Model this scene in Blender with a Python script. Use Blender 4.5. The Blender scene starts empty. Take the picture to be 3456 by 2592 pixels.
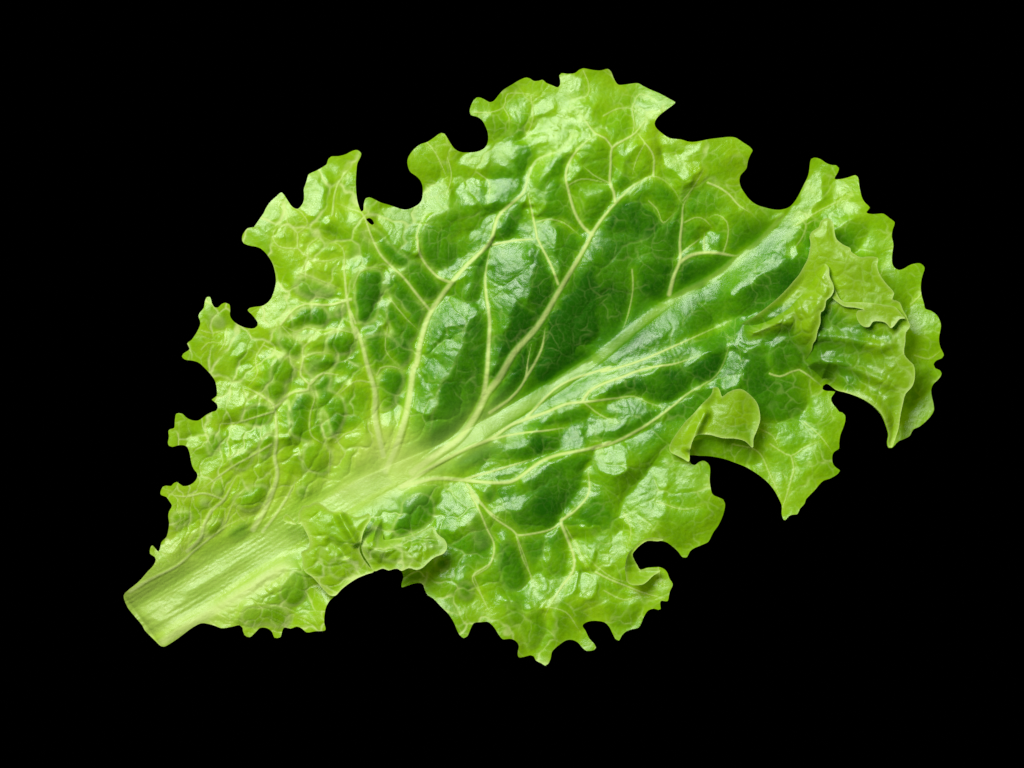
import bpy, math
import numpy as np
from mathutils import Vector

# ------------------------------------------------------------------ scene, camera, light
scene = bpy.context.scene
scene.render.engine = 'CYCLES'
scene.view_settings.view_transform = 'Standard'
scene.view_settings.look = 'None'
scene.view_settings.exposure = 0.0
scene.view_settings.gamma = 1.0
COL = scene.collection
U = 1e-4                                  # one traced unit = 0.1 mm, the leaf is 27 cm long
CX, CY = 1728.0, 1296.0

cam_data = bpy.data.cameras.new("camera")
cam = bpy.data.objects.new("camera", cam_data)
COL.objects.link(cam)
CAM_D = 3.0
cam.location = (0, 0, CAM_D + 0.004)
cam_data.sensor_width = 36.0
cam_data.lens = 36.0 * CAM_D / (3456 * U)
cam_data.clip_start = 0.05
cam_data.clip_end = 50
scene.camera = cam

world = bpy.data.worlds.new("World")
scene.world = world
world.use_nodes = True
world.node_tree.nodes["Background"].inputs[0].default_value = (0, 0, 0, 1)
world.node_tree.nodes["Background"].inputs[1].default_value = 0.0


def area(name, loc, target, sx, sy, power, color):
    d = bpy.data.lights.new(name, 'AREA')
    d.shape = 'RECTANGLE'
    d.size, d.size_y = sx, sy
    d.energy = power
    d.color = color
    o = bpy.data.objects.new(name, d)
    COL.objects.link(o)
    o.location = loc
    v = Vector(target) - Vector(loc)
    o.rotation_euler = v.to_track_quat('-Z', 'Y').to_euler()
    return o


area("key_softbox", (-0.39, 0.57, 0.91), (0, 0, 0), 0.66, 0.58, 23.5, (1.0, 1.0, 0.985))
area("added_back_light", (0.30, -0.10, -0.36), (0.03, 0, 0), 0.35, 0.35, 1.7, (1.0, 0.98, 0.88))  # added lamp below the leaf, for the translucent glow

# ------------------------------------------------------------------ numpy helpers
H = 3.0                                    # grid pitch, traced units
X0, Y0, X1, Y1 = 380.0, 200.0, 3220.0, 2290.0
NX = int((X1 - X0) / H) + 1
NY = int((Y1 - Y0) / H) + 1
gx = X0 + np.arange(NX) * H
gy = Y0 + np.arange(NY) * H
GX, GY = np.meshgrid(gx, gy)
K = 800.0 / 2212.0


def T(ox, oy, pts):                        # points read off an enlarged detail
    return [(ox + x * K, oy + y * K) for x, y in pts]


def PZ(ox, oy, pts):                       # points read off a wider detail
    return [(ox + x * 0.6106, oy + y * 0.6106) for x, y in pts]


def O(pts):
    return [(x * 1.56239, y * 1.56239) for x, y in pts]


def smooth01(t):
    t = np.clip(t, 0, 1)
    return t * t * (3 - 2 * t)


def hash2(ix, iy, seed):
    h = (ix.astype(np.int64) * 374761393 + iy.astype(np.int64) * 668265263 + seed * 1274126177) & 0xFFFFFFFF
    h = ((h ^ (h >> 13)) * 1103515245 + 12345) & 0xFFFFFFFF
    h = ((h ^ (h >> 16)) * 2246822519) & 0xFFFFFFFF
    h = h ^ (h >> 15)
    return (h & 0xFFFFFF).astype(np.float64) / float(0x1000000)


def vnoise(x, y, seed):                    # gradient noise, about -1..1
    ix = np.floor(x); iy = np.floor(y)
    fx = x - ix; fy = y - iy
    ux = fx * fx * fx * (fx * (fx * 6 - 15) + 10)
    uy = fy * fy * fy * (fy * (fy * 6 - 15) + 10)

    def g(dx, dy):
        a = hash2(ix + dx, iy + dy, seed) * 2 * np.pi
        return np.cos(a) * (fx - dx) + np.sin(a) * (fy - dy)
    a = g(0, 0); b = g(1, 0); c = g(0, 1); d = g(1, 1)
    return 1.5 * ((a * (1 - ux) + b * ux) * (1 - uy) + (c * (1 - ux) + d * ux) * uy)


def fbm(x, y, seed, n=3):
    s = 0; a = 1.0
    for k in range(n):
        s = s + a * vnoise(x * 2 ** k, y * 2 ** k, seed + k * 17)
        a *= 0.5
    return s


def voronoi(x, y, seed, jit=0.85):
    ix = np.floor(x); iy = np.floor(y)
    f1 = np.full(x.shape, 9.0); f2 = np.full(x.shape, 9.0); cid = np.zeros(x.shape)
    for dy in (-2, -1, 0, 1, 2):
        for dx in (-2, -1, 0, 1, 2):
            if abs(dx) + abs(dy) == 4:
                continue
            cx = ix + dx; cy = iy + dy
            px = cx + 0.5 + jit * (hash2(cx, cy, seed) - 0.5)
            py = cy + 0.5 + jit * (hash2(cx, cy, seed + 7) - 0.5)
            d = np.hypot(x - px, y - py)
            m = d < f1
            f2 = np.where(m, f1, np.minimum(f2, d))
            cid = np.where(m, hash2(cx, cy, seed + 13), cid)
            f1 = np.where(m, d, f1)
    return f1, f2, cid


def catmull(pts, step=8.0, closed=False):
    p = np.array(pts, float)
    keep = [0]
    for i in range(1, len(p)):
        if np.hypot(*(p[i] - p[keep[-1]])) > 1e-3:
            keep.append(i)
    p = p[keep]
    n = len(p)
    out = []
    rng = range(n) if closed else range(n - 1)
    for i in rng:
        if closed:
            a, b, c, d = p[(i - 1) % n], p[i], p[(i + 1) % n], p[(i + 2) % n]
        else:
            b, c = p[i], p[i + 1]
            a = p[i - 1] if i > 0 else 2 * b - c
            d = p[i + 2] if i + 2 < n else 2 * c - b
        t1 = max(np.hypot(*(b - a)), 1e-6) ** 0.5
        t2 = max(np.hypot(*(c - b)), 1e-6) ** 0.5
        t3 = max(np.hypot(*(d - c)), 1e-6) ** 0.5
        m1 = ((b - a) / t1 - (c - a) / (t1 + t2) + (c - b) / t2) * t2
        m2 = ((c - b) / t2 - (d - b) / (t2 + t3) + (d - c) / t3) * t2
        k = max(1, int(np.hypot(*(c - b)) / step))
        for j in range(k):
            t = j / k
            out.append((2 * t ** 3 - 3 * t ** 2 + 1) * b + (t ** 3 - 2 * t ** 2 + t) * m1
                       + (-2 * t ** 3 + 3 * t ** 2) * c + (t ** 3 - t ** 2) * m2)
    if not closed:
        out.append(p[-1])
    return np.array(out)


def window(xa, xb, ya, yb):
    i0 = max(0, int((xa - X0) / H)); i1 = min(NX, int((xb - X0) / H) + 2)
    j0 = max(0, int((ya - Y0) / H)); j1 = min(NY, int((yb - Y0) / H) + 2)
    return slice(j0, max(j0, j1)), slice(i0, max(i0, i1))


def seg_dist(sy, sx, a, b):
    px = GX[sy, sx]; py = GY[sy, sx]
    d = b - a
    L = max(d @ d, 1e-9)
    t = np.clip(((px - a[0]) * d[0] + (py - a[1]) * d[1]) / L, 0, 1)
    return np.hypot(px - a[0] - t * d[0], py - a[1] - t * d[1]), t


def poly_field(poly, R):
    """signed distance to a closed outline, clamped to R; positive inside"""
    dist = np.full((NY, NX), R)
    n = len(poly)
    cross = np.zeros((NY, NX + 1), np.int32)
    for i in range(n):
        a = poly[i]; b = poly[(i + 1) % n]
        sy, sx = window(min(a[0], b[0]) - R, max(a[0], b[0]) + R, min(a[1], b[1]) - R, max(a[1], b[1]) + R)
        d, _ = seg_dist(sy, sx, a, b)
        np.minimum(dist[sy, sx], d, out=dist[sy, sx])
        lo, hi = (a, b) if a[1] < b[1] else (b, a)
        r0 = int(np.ceil((lo[1] - Y0) / H)); r1 = int(np.ceil((hi[1] - Y0) / H))
        for r in range(max(r0, 0), min(r1, NY)):
            t = (Y0 + r * H - lo[1]) / (hi[1] - lo[1])
            c = int(np.ceil((lo[0] + t * (hi[0] - lo[0]) - X0) / H))
            cross[r, min(max(c, 0), NX)] += 1
    inside = (np.cumsum(cross, axis=1)[:, :NX] % 2) == 1
    return np.where(inside, dist, -dist)


def stroke(pts, sig, amp):
    """soft ridge (amp>0) or valley along a line; sig and amp may taper (start, end)"""
    p = catmull(pts, 24)
    s0, s1 = sig if isinstance(sig, tuple) else (sig, sig)
    a0, a1 = amp if isinstance(amp, tuple) else (amp, amp)
    best = np.zeros((NY, NX))
    n = len(p) - 1
    R = 2.8 * max(s0, s1)
    for i in range(n):
        a, b = p[i], p[i + 1]
        sy, sx = window(min(a[0], b[0]) - R, max(a[0], b[0]) + R, min(a[1], b[1]) - R, max(a[1], b[1]) + R)
        d, t = seg_dist(sy, sx, a, b)
        u = (i + t) / n
        v = np.abs(a0 + (a1 - a0) * u) * np.clip(np.exp(-0.5 * (d / (s0 + (s1 - s0) * u)) ** 2) - 0.03, 0, 1) * smooth01((1 - u) / 0.16)
        np.maximum(best[sy, sx], v, out=best[sy, sx])
    return best * (1 if (a0 + a1) > 0 else -1)


def blur(a, r):
    r = max(1, int(r / H))
    for _ in range(3):
        for ax in (0, 1):
            c = np.cumsum(np.pad(a, [(r + 1, r) if k == ax else (0, 0) for k in (0, 1)], mode='edge'), axis=ax)
            if ax == 0:
                a = (c[2 * r + 1:] - c[:-2 * r - 1]) / (2 * r + 1)
            else:
                a = (c[:, 2 * r + 1:] - c[:, :-2 * r - 1]) / (2 * r + 1)
    return a


def control(points, sig):
    """smooth map through (x, y, value) controls"""
    step = 8
    xs = GX[::step, ::step]; ys = GY[::step, ::step]
    num = np.zeros(xs.shape); den = np.full(xs.shape, 1e-12)
    for x, y, v in points:
        d2 = (xs - x) ** 2 + (ys - y) ** 2
        w = np.exp(-0.5 * d2 / sig ** 2) + 1e-5 / (1 + d2 / sig ** 2)
        num += w * v; den += w
    m = num / den
    fi = np.arange(NY) / step; fj = np.arange(NX) / step
    i0 = np.clip(fi.astype(int), 0, m.shape[0] - 2); j0 = np.clip(fj.astype(int), 0, m.shape[1] - 2)
    a = np.clip(fi - i0, 0, 1)[:, None]; b = np.clip(fj - j0, 0, 1)[None, :]
    return (m[i0][:, j0] * (1 - a) * (1 - b) + m[i0 + 1][:, j0] * a * (1 - b)
            + m[i0][:, j0 + 1] * (1 - a) * b + m[i0 + 1][:, j0 + 1] * a * b)


# ------------------------------------------------------------------ the traced leaf
L1 = (400, 1600); L2 = (400, 1000); L3 = (700, 400); T4 = (1500, 200); R1 = (2100, 400); R2 = (2500, 500)
R3 = (2500, 1000); R4 = (2000, 1200); B1 = (1700, 1700); B2 = (900, 1600); C1 = (1200, 800); C2 = (1300, 1200)

OUTLINE = (
    T(*L1, [(395,1612),(330,1555),(235,1460),(215,1420),(140,1330),(75,1245),(42,1135),(75,1095),(150,1035),(200,990),(265,915),(325,850),(345,800),(335,775),(290,745),(288,720),(300,675),(314,665),(338,692),(368,726),(385,690),(395,640),(445,585),(460,530),(470,460),(462,395),(470,350),(497,295),(470,250),(445,215),(390,190),(395,150),(410,120),(440,108),(490,112),(515,85),(545,72),(575,95),(600,112),(650,108),(700,80),(730,40)])
    + T(*L2, [(735,1659),(700,1610),(680,1560),(668,1490),(655,1440),(640,1405),(610,1390),(560,1390),(500,1405),(470,1395),(460,1370),(470,1310),(465,1255),(480,1240),(518,1230),(525,1170),(540,1095),(600,1098),(630,1130),(680,1155),(740,1160),(775,1140),(820,1105),(870,1080),(910,1068),(925,1045),(915,1000),(870,965),(915,930),(915,860),(900,790),(860,730),(810,675),(750,620),(690,600),(620,590),(590,560),(605,535),(665,490),(640,440),(680,410),(710,370),(740,320),(765,250),(745,180),(760,150),(795,110),(805,50),(825,5),(855,5),(870,60),(900,105),(930,105),(960,75),(1000,60),(1035,75),(1043,120),(1040,180),(1065,225),(1110,260),(1160,285),(1220,300),(1270,298),(1298,275),(1300,245),(1270,200),(1240,165),(1205,130),(1220,112),(1280,98),(1340,90),(1390,60),(1425,20)])
    + T(*L3, [(605,1659),(625,1600),(640,1520),(632,1440),(615,1370),(585,1310),(540,1250),(500,1215),(460,1198),(390,1185),(340,1165),(325,1140),(327,1095),(345,1060),(375,1025),(400,1018),(435,1015),(455,985),(500,920),(525,885),(545,840),(585,780),(640,730),(692,688),(715,710),(750,765),(800,830),(845,845),(880,810),(900,770),(903,700),(900,660),(915,620),(930,570),(945,520),(975,505),(1020,485),(1080,450),(1110,430),(1130,375),(1155,355),(1220,352),(1290,335),(1350,305),(1400,295),(1438,330),(1430,360),(1400,420),(1390,500),(1385,600),(1390,700),(1405,790),(1440,870),(1455,860),(1460,800),(1478,745),(1510,735),(1560,755),(1620,785),(1690,805),(1750,825),(1810,845),(1860,850),(1920,830),(1975,795),(2000,760),(2010,690),(2005,620),(1985,575),(1945,535),(1900,505),(1875,460),(1868,390),(1885,345),(1930,285),(1990,240),(2050,220),(2120,175),(2160,145),(2185,135)])
    + T(*T4, [(0,695),(30,740),(60,790),(100,840),(150,865),(220,870),(290,865),(350,845),(390,810),(407,760),(405,690),(380,620),(350,570),(310,540),(245,520),(235,490),(245,440),(275,380),(300,358),(340,360),(390,385),(425,402),(465,385),(500,340),(550,285),(580,265),(625,240),(680,205),(730,180),(770,170),(800,180),(835,203),(880,200),(915,190),(950,220),(1000,240),(1060,262),(1078,240),(1080,190),(1072,150),(1090,130),(1150,135),(1220,128),(1255,100),(1290,85),(1340,92),(1400,103),(1460,105),(1525,90),(1555,115),(1580,175),(1620,235),(1680,235),(1750,225),(1810,222),(1850,245),(1930,285),(2010,320),(2100,370),(2155,405),(2130,430),(2060,480),(1990,540),(1960,600),(1975,640),(2030,690),(2100,735)])
    + T(*R1, [(553,197),(600,212),(650,220),(720,212),(800,195),(900,182),(1010,172),(1060,180),(1130,225),(1190,265),(1217,300),(1200,330),(1175,390),(1160,465),(1130,500),(1105,530),(1095,570),(1105,630),(1140,690),(1190,755),(1260,805),(1340,830),(1420,848),(1490,848),(1560,825),(1610,775),(1650,710),(1690,630),(1730,550),(1745,500),(1757,400),(1765,375),(1795,362),(1850,375),(1910,415),(1960,432),(2000,435),(2025,460),(2015,500),(1985,560),(2050,562),(2110,548),(2180,528),(2200,545)])
    + T(*R2, [(1106,343),(1115,400),(1135,470),(1165,515),(1205,555),(1170,600),(1220,615),(1290,612),(1330,612),(1390,655),(1437,695),(1420,750),(1410,820),(1425,900),(1415,980),(1412,1060),(1430,1110),(1475,1137),(1520,1125),(1580,1090),(1640,1075),(1680,1078),(1715,1115),(1705,1160),(1690,1210),(1680,1300),(1690,1380),(1710,1450),(1722,1500),(1770,1515),(1830,1560),(1860,1620)])
    + T(*R3, [(1867,277),(1860,320),(1848,400),(1860,470),(1895,550),(1880,575),(1825,600),(1800,635),(1815,670),(1860,690),(1877,720),(1850,770),(1800,820),(1780,870),(1785,930),(1800,1000),(1805,1060),(1780,1110),(1730,1165),(1670,1215),(1610,1245),(1580,1300),(1530,1330),(1470,1355),(1410,1415),(1380,1415),(1365,1370),(1375,1290),(1350,1200),(1310,1110),(1250,1040),(1170,980),(1080,935),(980,900),(890,875),(845,840),(800,815),(770,835),(765,865),(800,882),(860,885),(885,890),(865,920),(845,955),(860,1000),(900,1050),(920,1078),(950,1085),(975,1110),(975,1170),(960,1220),(930,1300),(920,1380),(920,1420),(870,1455),(855,1500),(865,1570),(900,1605),(930,1625),(910,1655)])
    + T(*R4, [(2212,1150),(2160,1165),(2120,1200),(2080,1250),(2030,1300),(1990,1345),(1980,1380),(1935,1430),(1910,1480),(1860,1485),(1830,1500),(1800,1535),(1785,1535),(1765,1480),(1765,1400),(1740,1340),(1690,1250),(1620,1170),(1530,1100),(1430,1040),(1330,1000),(1230,965),(1100,940),(1000,935),(900,935),(905,980),(925,1015),(955,1022),(990,995),(1025,980),(1065,995),(1092,1030),(1097,1080),(1092,1150),(1100,1230),(1120,1295),(1180,1325),(1220,1345),(1235,1380),(1230,1440),(1205,1520),(1170,1590),(1130,1645)])
    + T(*B1, [(1935,310),(1910,355),(1850,385),(1770,420),(1735,450),(1710,500),(1670,500),(1630,450),(1570,395),(1510,355),(1440,345),(1335,343),(1270,385),(1225,430),(1200,470),(1215,515),(1245,570),(1275,615),(1330,598),(1400,592),(1460,592),(1505,615),(1530,650),(1545,695),(1577,750),(1550,815),(1540,860),(1528,908),(1465,905),(1460,945),(1465,980),(1445,990),(1400,978),(1350,995),(1325,1025),(1300,1075),(1280,1125),(1255,1160),(1200,1172),(1140,1195),(1100,1235),(1075,1280),(1045,1265),(1015,1210),(985,1150),(945,1110),(880,1095),(820,1095),(765,1110),(735,1140),(760,1180),(800,1260),(850,1315),(862,1345),(845,1365),(770,1373),(735,1345),(690,1295),(640,1272),(585,1275),(530,1310),(480,1350),(450,1385),(440,1440),(415,1495),(390,1513),(350,1490),(300,1465),(280,1425),(250,1415),(200,1428),(140,1433),(130,1395),(142,1330),(130,1300),(95,1270),(50,1260)])
    + T(*B2, [(2212,1542),(2195,1535),(2160,1490),(2130,1440),(2095,1400),(2060,1378),(2000,1382),(1935,1390),(1905,1440),(1870,1515),(1840,1530),(1800,1500),(1770,1440),(1750,1390),(1700,1310),(1630,1240),(1550,1160),(1500,1130),(1475,1080),(1450,1025),(1390,1020),(1320,1040),(1258,1057),(1262,1010),(1275,960),(1260,910),(1230,880),(1190,880),(1140,897),(1090,878),(1050,890),(1000,907),(930,935),(850,970),(770,1020),(700,1075),(640,1135),(590,1180),(555,1240),(540,1310),(537,1390),(548,1455),(450,1468),(370,1478),(330,1445),(280,1425),(220,1445),(160,1435),(140,1475),(125,1525),(70,1530),(50,1480),(20,1450)])
    + T(*L1, [(1383,1440),(1320,1437),(1275,1480),(1220,1525),(1175,1505),(1160,1470),(1155,1435),(1130,1412),(1060,1425),(960,1440),(900,1420),(850,1405),(770,1395),(680,1440),(560,1530),(470,1590),(420,1615)]))
HOLE = T(*L3, [(1482,938),(1510,928),(1545,950),(1558,980),(1540,995),(1510,975)])

# the pieces of the margin that fold over the blade
FOLDED_LOBE = (T(*R2, [(0,1650),(120,1575),(250,1475),(340,1400),(430,1310),(490,1240),(540,1180),(585,1100),(620,1030),(635,960),(645,890),(635,830),(660,780),(720,740),(740,685),(790,655),(835,670),(860,720),(870,800),(885,850),(950,905),(1015,938),(1018,965),(1060,1000),(1110,1022),(1190,1015),(1270,1030),(1262,1100),(1290,1190),(1340,1260),(1420,1360),(1402,1412),(1470,1440),(1500,1510),(1530,1560),(1550,1605)])
               + T(*R3, [(1568,285),(1530,340),(1525,420),(1515,540),(1560,600),(1600,640),(1615,740),(1590,840),(1530,910),(1505,1000),(1480,1120),(1465,1230),(1430,1340),(1400,1412),(1375,1405),(1365,1370),(1375,1290),(1350,1200),(1310,1110),(1250,1040),(1170,980),(1080,935),(980,900),(890,875),(845,840),(800,815),(765,840),(680,770),(600,712),(545,682),(560,640),(540,560),(440,440),(300,400),(120,380),(20,340)]))
LOBE_FLAP = (T(*R2, [(820,1200),(860,1290),(880,1340),(940,1430),(1080,1440),(1240,1450),(1350,1470),(1420,1480),(1480,1540),(1540,1610)])
             + T(*R3, [(1535,215),(1470,215),(1440,250),(1390,300),(1340,250),(1280,235),(1225,238),(1190,285),(1150,288),(1110,268),(1078,220),(1068,170),(1076,138),(1135,128),(1050,108),(960,98),(900,62),(850,20),(830,-10),(815,-60),(800,-140)]))
LOBE_FRILL = (T(*R2, [(640,830),(670,840),(700,950),(740,1050),(810,1110),(820,1200),(855,1280),(860,1330)])
              + T(*R3, [(830,8),(790,40),(780,100),(765,135),(740,152),(735,250),(712,320),(690,415),(670,440),(660,500),(625,560),(597,595),(560,560),(530,520),(440,450),(330,440),(200,460),(60,480),(0,420),(0,270),(120,195),(250,95),(340,20),(430,-72),(490,-142),(540,-202),(585,-282),(620,-352),(635,-422),(640,-500)]))
CURL = T(*R4, [(1120,300),(1165,295),(1190,340),(1205,385),(1250,350),(1330,315),(1390,315),(1470,370),(1530,440),(1555,520),(1560,600),(1530,700),(1500,770),(1490,860),(1420,800),(1330,775),(1210,770),(1080,738),(960,748),(925,810),(905,900),(897,990),(840,960),(780,930),(725,900),(713,860),(740,790),(800,700),(860,620),(940,540),(1010,460),(1040,430),(1090,380),(1115,340)])
ROLL = T(*B1, [(1490,334),(1420,315),(1335,320),(1270,355),(1210,405),(1165,455),(1140,520),(1130,600),(1140,680),(1143,715),(1165,742),(1200,755),(1300,748),(1345,715),(1390,672),(1462,622),(1420,600),(1330,602),(1275,617),(1245,570),(1215,515),(1200,470),(1225,430),(1270,385),(1335,345),(1440,347)])
STEM_FRILL = T(*B2, [(155,410),(180,370),(215,388),(262,440),(285,470),(300,420),(300,360),(320,325),(340,295),(400,290),(455,258),(510,275),(560,312),(610,347),(690,340),(730,350),(790,377),(830,397),(900,385),(957,362),(975,420),(940,470),(900,560),(885,640),(868,700),(900,780),(950,850),(1005,904),(930,935),(850,969),(770,1019),(700,1074),(640,1134),(590,1130),(520,1060),(430,960),(360,910),(340,860),(335,790),(325,725),(390,690),(402,630),(370,540),(320,465),(265,470),(165,440)])
BIG_FRILL = T(*B2, [(985,440),(1040,405),(1092,395),(1105,450),(1098,530),(1092,612),(1180,602),(1300,580),(1430,535),(1545,482),(1600,560),(1665,612),(1686,680),(1655,735),(1565,775),(1500,830),(1460,868),(1400,890),(1330,872),(1260,900),(1225,880),(1190,881),(1140,897),(1090,878),(1050,890),(1005,905),(960,840),(900,740),(885,660),(905,570),(945,500)])

# (points, start width, end width): ribs first
MIDRIB = O([(312,1338),(430,1262),(560,1185),(690,1120),(800,1052)]) + T(*C2, [(600,880),(1000,650),(1300,470),(1700,215),(1990,20)]) + T(*R1, [(200,1890),(520,1660),(850,1480),(1090,1290),(1250,1170),(1400,1020),(1500,900)])
VEINS = [
    (T(*C2, [(0,1080),(100,850),(180,600),(230,350),(270,100)]) + T(*C1, [(560,1200),(600,1000),(680,740),(800,550),(900,420),(1040,260),(1180,130),(1260,40)]) + T(*T4, [(500,1470),(600,1370),(740,1240),(780,1100),(850,950),(1000,880),(1090,850),(1200,700)]), 34, 9),
    (T(*C2, [(250,1090),(480,920),(700,760),(850,550),(950,350)]) + T(*C1, [(1330,1330),(1480,1080),(1700,830),(1900,500),(2080,200),(2150,80)]) + T(*T4, [(1382,1620),(1500,1450),(1600,1340),(1750,1190),(1850,1130),(1945,1090),(2050,1130),(2150,1230),(2200,1320)]) + T(*R1, [(575,810)]), 40, 8),
    (T(*T4, [(1590,1330),(1580,1240),(1545,1160),(1550,1000),(1565,830),(1650,770),(1780,690),(1850,600),(1950,510)]), 13, 6),
    (T(*T4, [(1565,830),(1500,740),(1400,690),(1330,600),(1270,520)]), 8, 5),
    (T(*T4, [(1380,1640),(1300,1570),(1220,1440),(1150,1200),(1130,1100),(1180,930),(1300,790),(1420,700)]), 14, 8),
    (T(*C1, [(1890,440),(1830,280),(1740,100),(1690,0)]) + T(*T4, [(860,1640),(800,1350),(770,1200)]), 11, 8),
    (T(*C1, [(1190,1500),(1220,1320),(1240,1050),(1250,760),(1220,550),(1210,380),(1260,80)]), 22, 9),
    (T(*C1, [(1250,1640),(1450,1500),(1580,1330),(1610,1150),(1640,1000)]), 16, 6),
    (T(*C1, [(1580,1330),(1670,1180),(1740,1030),(1770,850)]), 12, 8),
    (T(*C1, [(690,680),(560,520),(450,380),(320,260),(230,160),(150,0)]) + T(*L3, [(1440,880),(1330,840),(1210,790)]), 13, 6),
    (T(*C1, [(890,425),(780,380),(660,260),(590,130),(575,0)]) + T(*L3, [(1950,1120),(1990,970),(2050,890)]), 13, 7),
    (O([(828,985),(810,900)]) + T(*C1, [(180,1450),(110,1200),(60,1000),(0,850)]) + O([(770,730),(752,660),(744,590)]) + T(*L3, [(1260,1210),(1100,1120),(1050,1090)]), 30, 7),
    (T(*L1, [(1250,520),(1340,370),(1420,200),(1480,0)]) + T(*L2, [(1455,1500),(1475,1350),(1470,1200),(1455,1050),(1380,960),(1200,890)]), 26, 8),
    (T(*L2, [(1465,1040),(1560,940),(1640,890),(1770,870),(1780,820),(1700,740),(1720,600),(1725,480),(1790,420),(1870,330)]), 14, 7),
    (T(*L2, [(1780,820),(1860,740),(1960,690)]), 9, 5),
    (T(*L1, [(1340,540),(1450,400),(1570,220),(1660,30)]), 16, 7),
    (T(*L1, [(640,720),(760,600),(790,480),(870,340),(980,240),(1050,110),(1110,0)]), 20, 8),
    (T(*L1, [(100,1100),(300,980),(540,860),(700,720),(850,600),(1000,490),(1200,390)]), 16, 6),
    (T(*L1, [(990,480),(1040,330),(1090,230),(1220,100)]), 7, 5),
    (T(*L1, [(980,240),(800,180),(640,210),(520,200),(440,170)]), 9, 5),
    (T(*C2, [(150,1220),(500,1000),(800,850),(980,780),(1170,650),(1300,600),(1500,530),(1700,450),(1900,430),(2180,395)]) + T(*R4, [(380,380),(520,440),(650,480)]), 22, 8),
    (T(*C2, [(1840,430),(1900,340),(2040,260),(2212,200)]) + T(*R4, [(400,150),(600,100),(750,80),(1000,0)]), 13, 8),
    (T(*C2, [(1300,600),(1450,440),(1600,300),(1750,220),(1900,170),(2100,110)]) + T(*R4, [(80,150),(250,110),(450,45),(700,-60),(1100,-240),(1300,-330)]), 11, 7),
    (T(*C2, [(985,785),(1150,745),(1300,720),(1500,700),(1700,670)]), 11, 6),
    (T(*C2, [(150,1230),(450,1150),(700,1160),(900,1180),(1180,1175),(1300,1100),(1450,990),(1600,930),(1900,870),(2100,810)]) + T(*R4, [(0,870),(200,810),(400,710),(560,610),(750,470),(880,360),(1000,290),(1150,190),(1230,50),(1280,-120)]), 18, 9),
    (T(*C2, [(720,1160),(1000,1080),(1200,1020),(1400,960)]), 10, 6),
    (T(*C2, [(760,1200),(900,1380),(1000,1500),(1200,1640)]) + T(*B1, [(120,290),(300,275),(440,240),(530,180),(630,60),(720,10)]), 9, 7),
    (T(*C2, [(1640,1540),(1780,1440),(1900,1280),(1890,1050)]), 12, 6),
    (T(*B1, [(535,185),(600,340),(655,500),(650,620),(560,750),(440,930),(380,1060)]), 14, 7),
    (T(*B1, [(120,300),(180,520),(240,640),(300,760)]), 7, 5),
    (T(*B1, [(860,640),(1000,710),(1150,770),(1300,830),(1500,880)]), 8, 5),
    (T(*B2, [(1900,170),(2000,280),(2130,390),(2212,430)]), 9, 6),
    (T(*B2, [(1910,200),(1980,330),(2060,520),(2120,650),(2095,820),(1920,960),(2000,1130),(2060,1260)]), 9, 5),
    (T(*R1, [(440,1640),(490,1450),(540,1330),(540,1150),(560,950),(570,810),(640,690)]), 18, 7),
    (T(*R1, [(540,1340),(620,1285),(760,1250),(900,1255),(1060,1280),(1110,1270)]), 16, 10),
    (T(*R1, [(770,1245),(765,1150),(770,1060)]), 6, 5),
    (T(*R1, [(560,1250),(650,1180),(740,1110)]), 6, 5),
    (T(*R1, [(945,1250),(985,1120),(975,960),(880,895),(800,930)]), 6, 4),
    (T(*R1, [(580,970),(700,920),(780,950),(840,1020)]), 5, 4),
    (T(*R1, [(800,600),(900,640),(1000,710),(1090,810),(1200,880)]), 9, 6),
    (T(*R1, [(290,530),(290,350),(205,220),(130,120)]), 8, 5),
    (T(*L3, [(1170,900),(1195,680),(1270,530),(1390,400)]), 7, 5),
    (T(*L3, [(870,1440),(940,1290),(940,1190),(1050,1090),(970,990)]), 6, 4),
    (T(*L3, [(870,1440),(1000,1490),(1130,1540),(1240,1590)]), 7, 6),
    (T(*L3, [(930,1285),(845,1210),(840,1070),(750,990),(740,880),(680,780)]), 6, 4),
    (T(*L3, [(845,1215),(670,1195),(610,1110),(650,1020),(740,990)]), 5, 4),
    (T(*L2, [(1870,330),(1760,290),(1660,330),(1530,270)]), 7, 5),
    (T(*L2, [(2170,30),(1950,80),(1720,60),(1640,20)]), 12, 8),
    (T(*L2, [(2212,250),(2130,60),(2120,0)]), 10, 8),
    (T(*L2, [(1790,850),(1830,940),(1785,1120),(1800,1300),(1900,1370),(1980,1430)]), 7, 5),
]

VEINS.append((T(*R3, [(270,722),(365,748),(480,702),(545,684),(600,716),(680,774),(755,838)]), 8, 6))  # the lower lobe's bright upper edge, laid in as a vein
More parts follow.
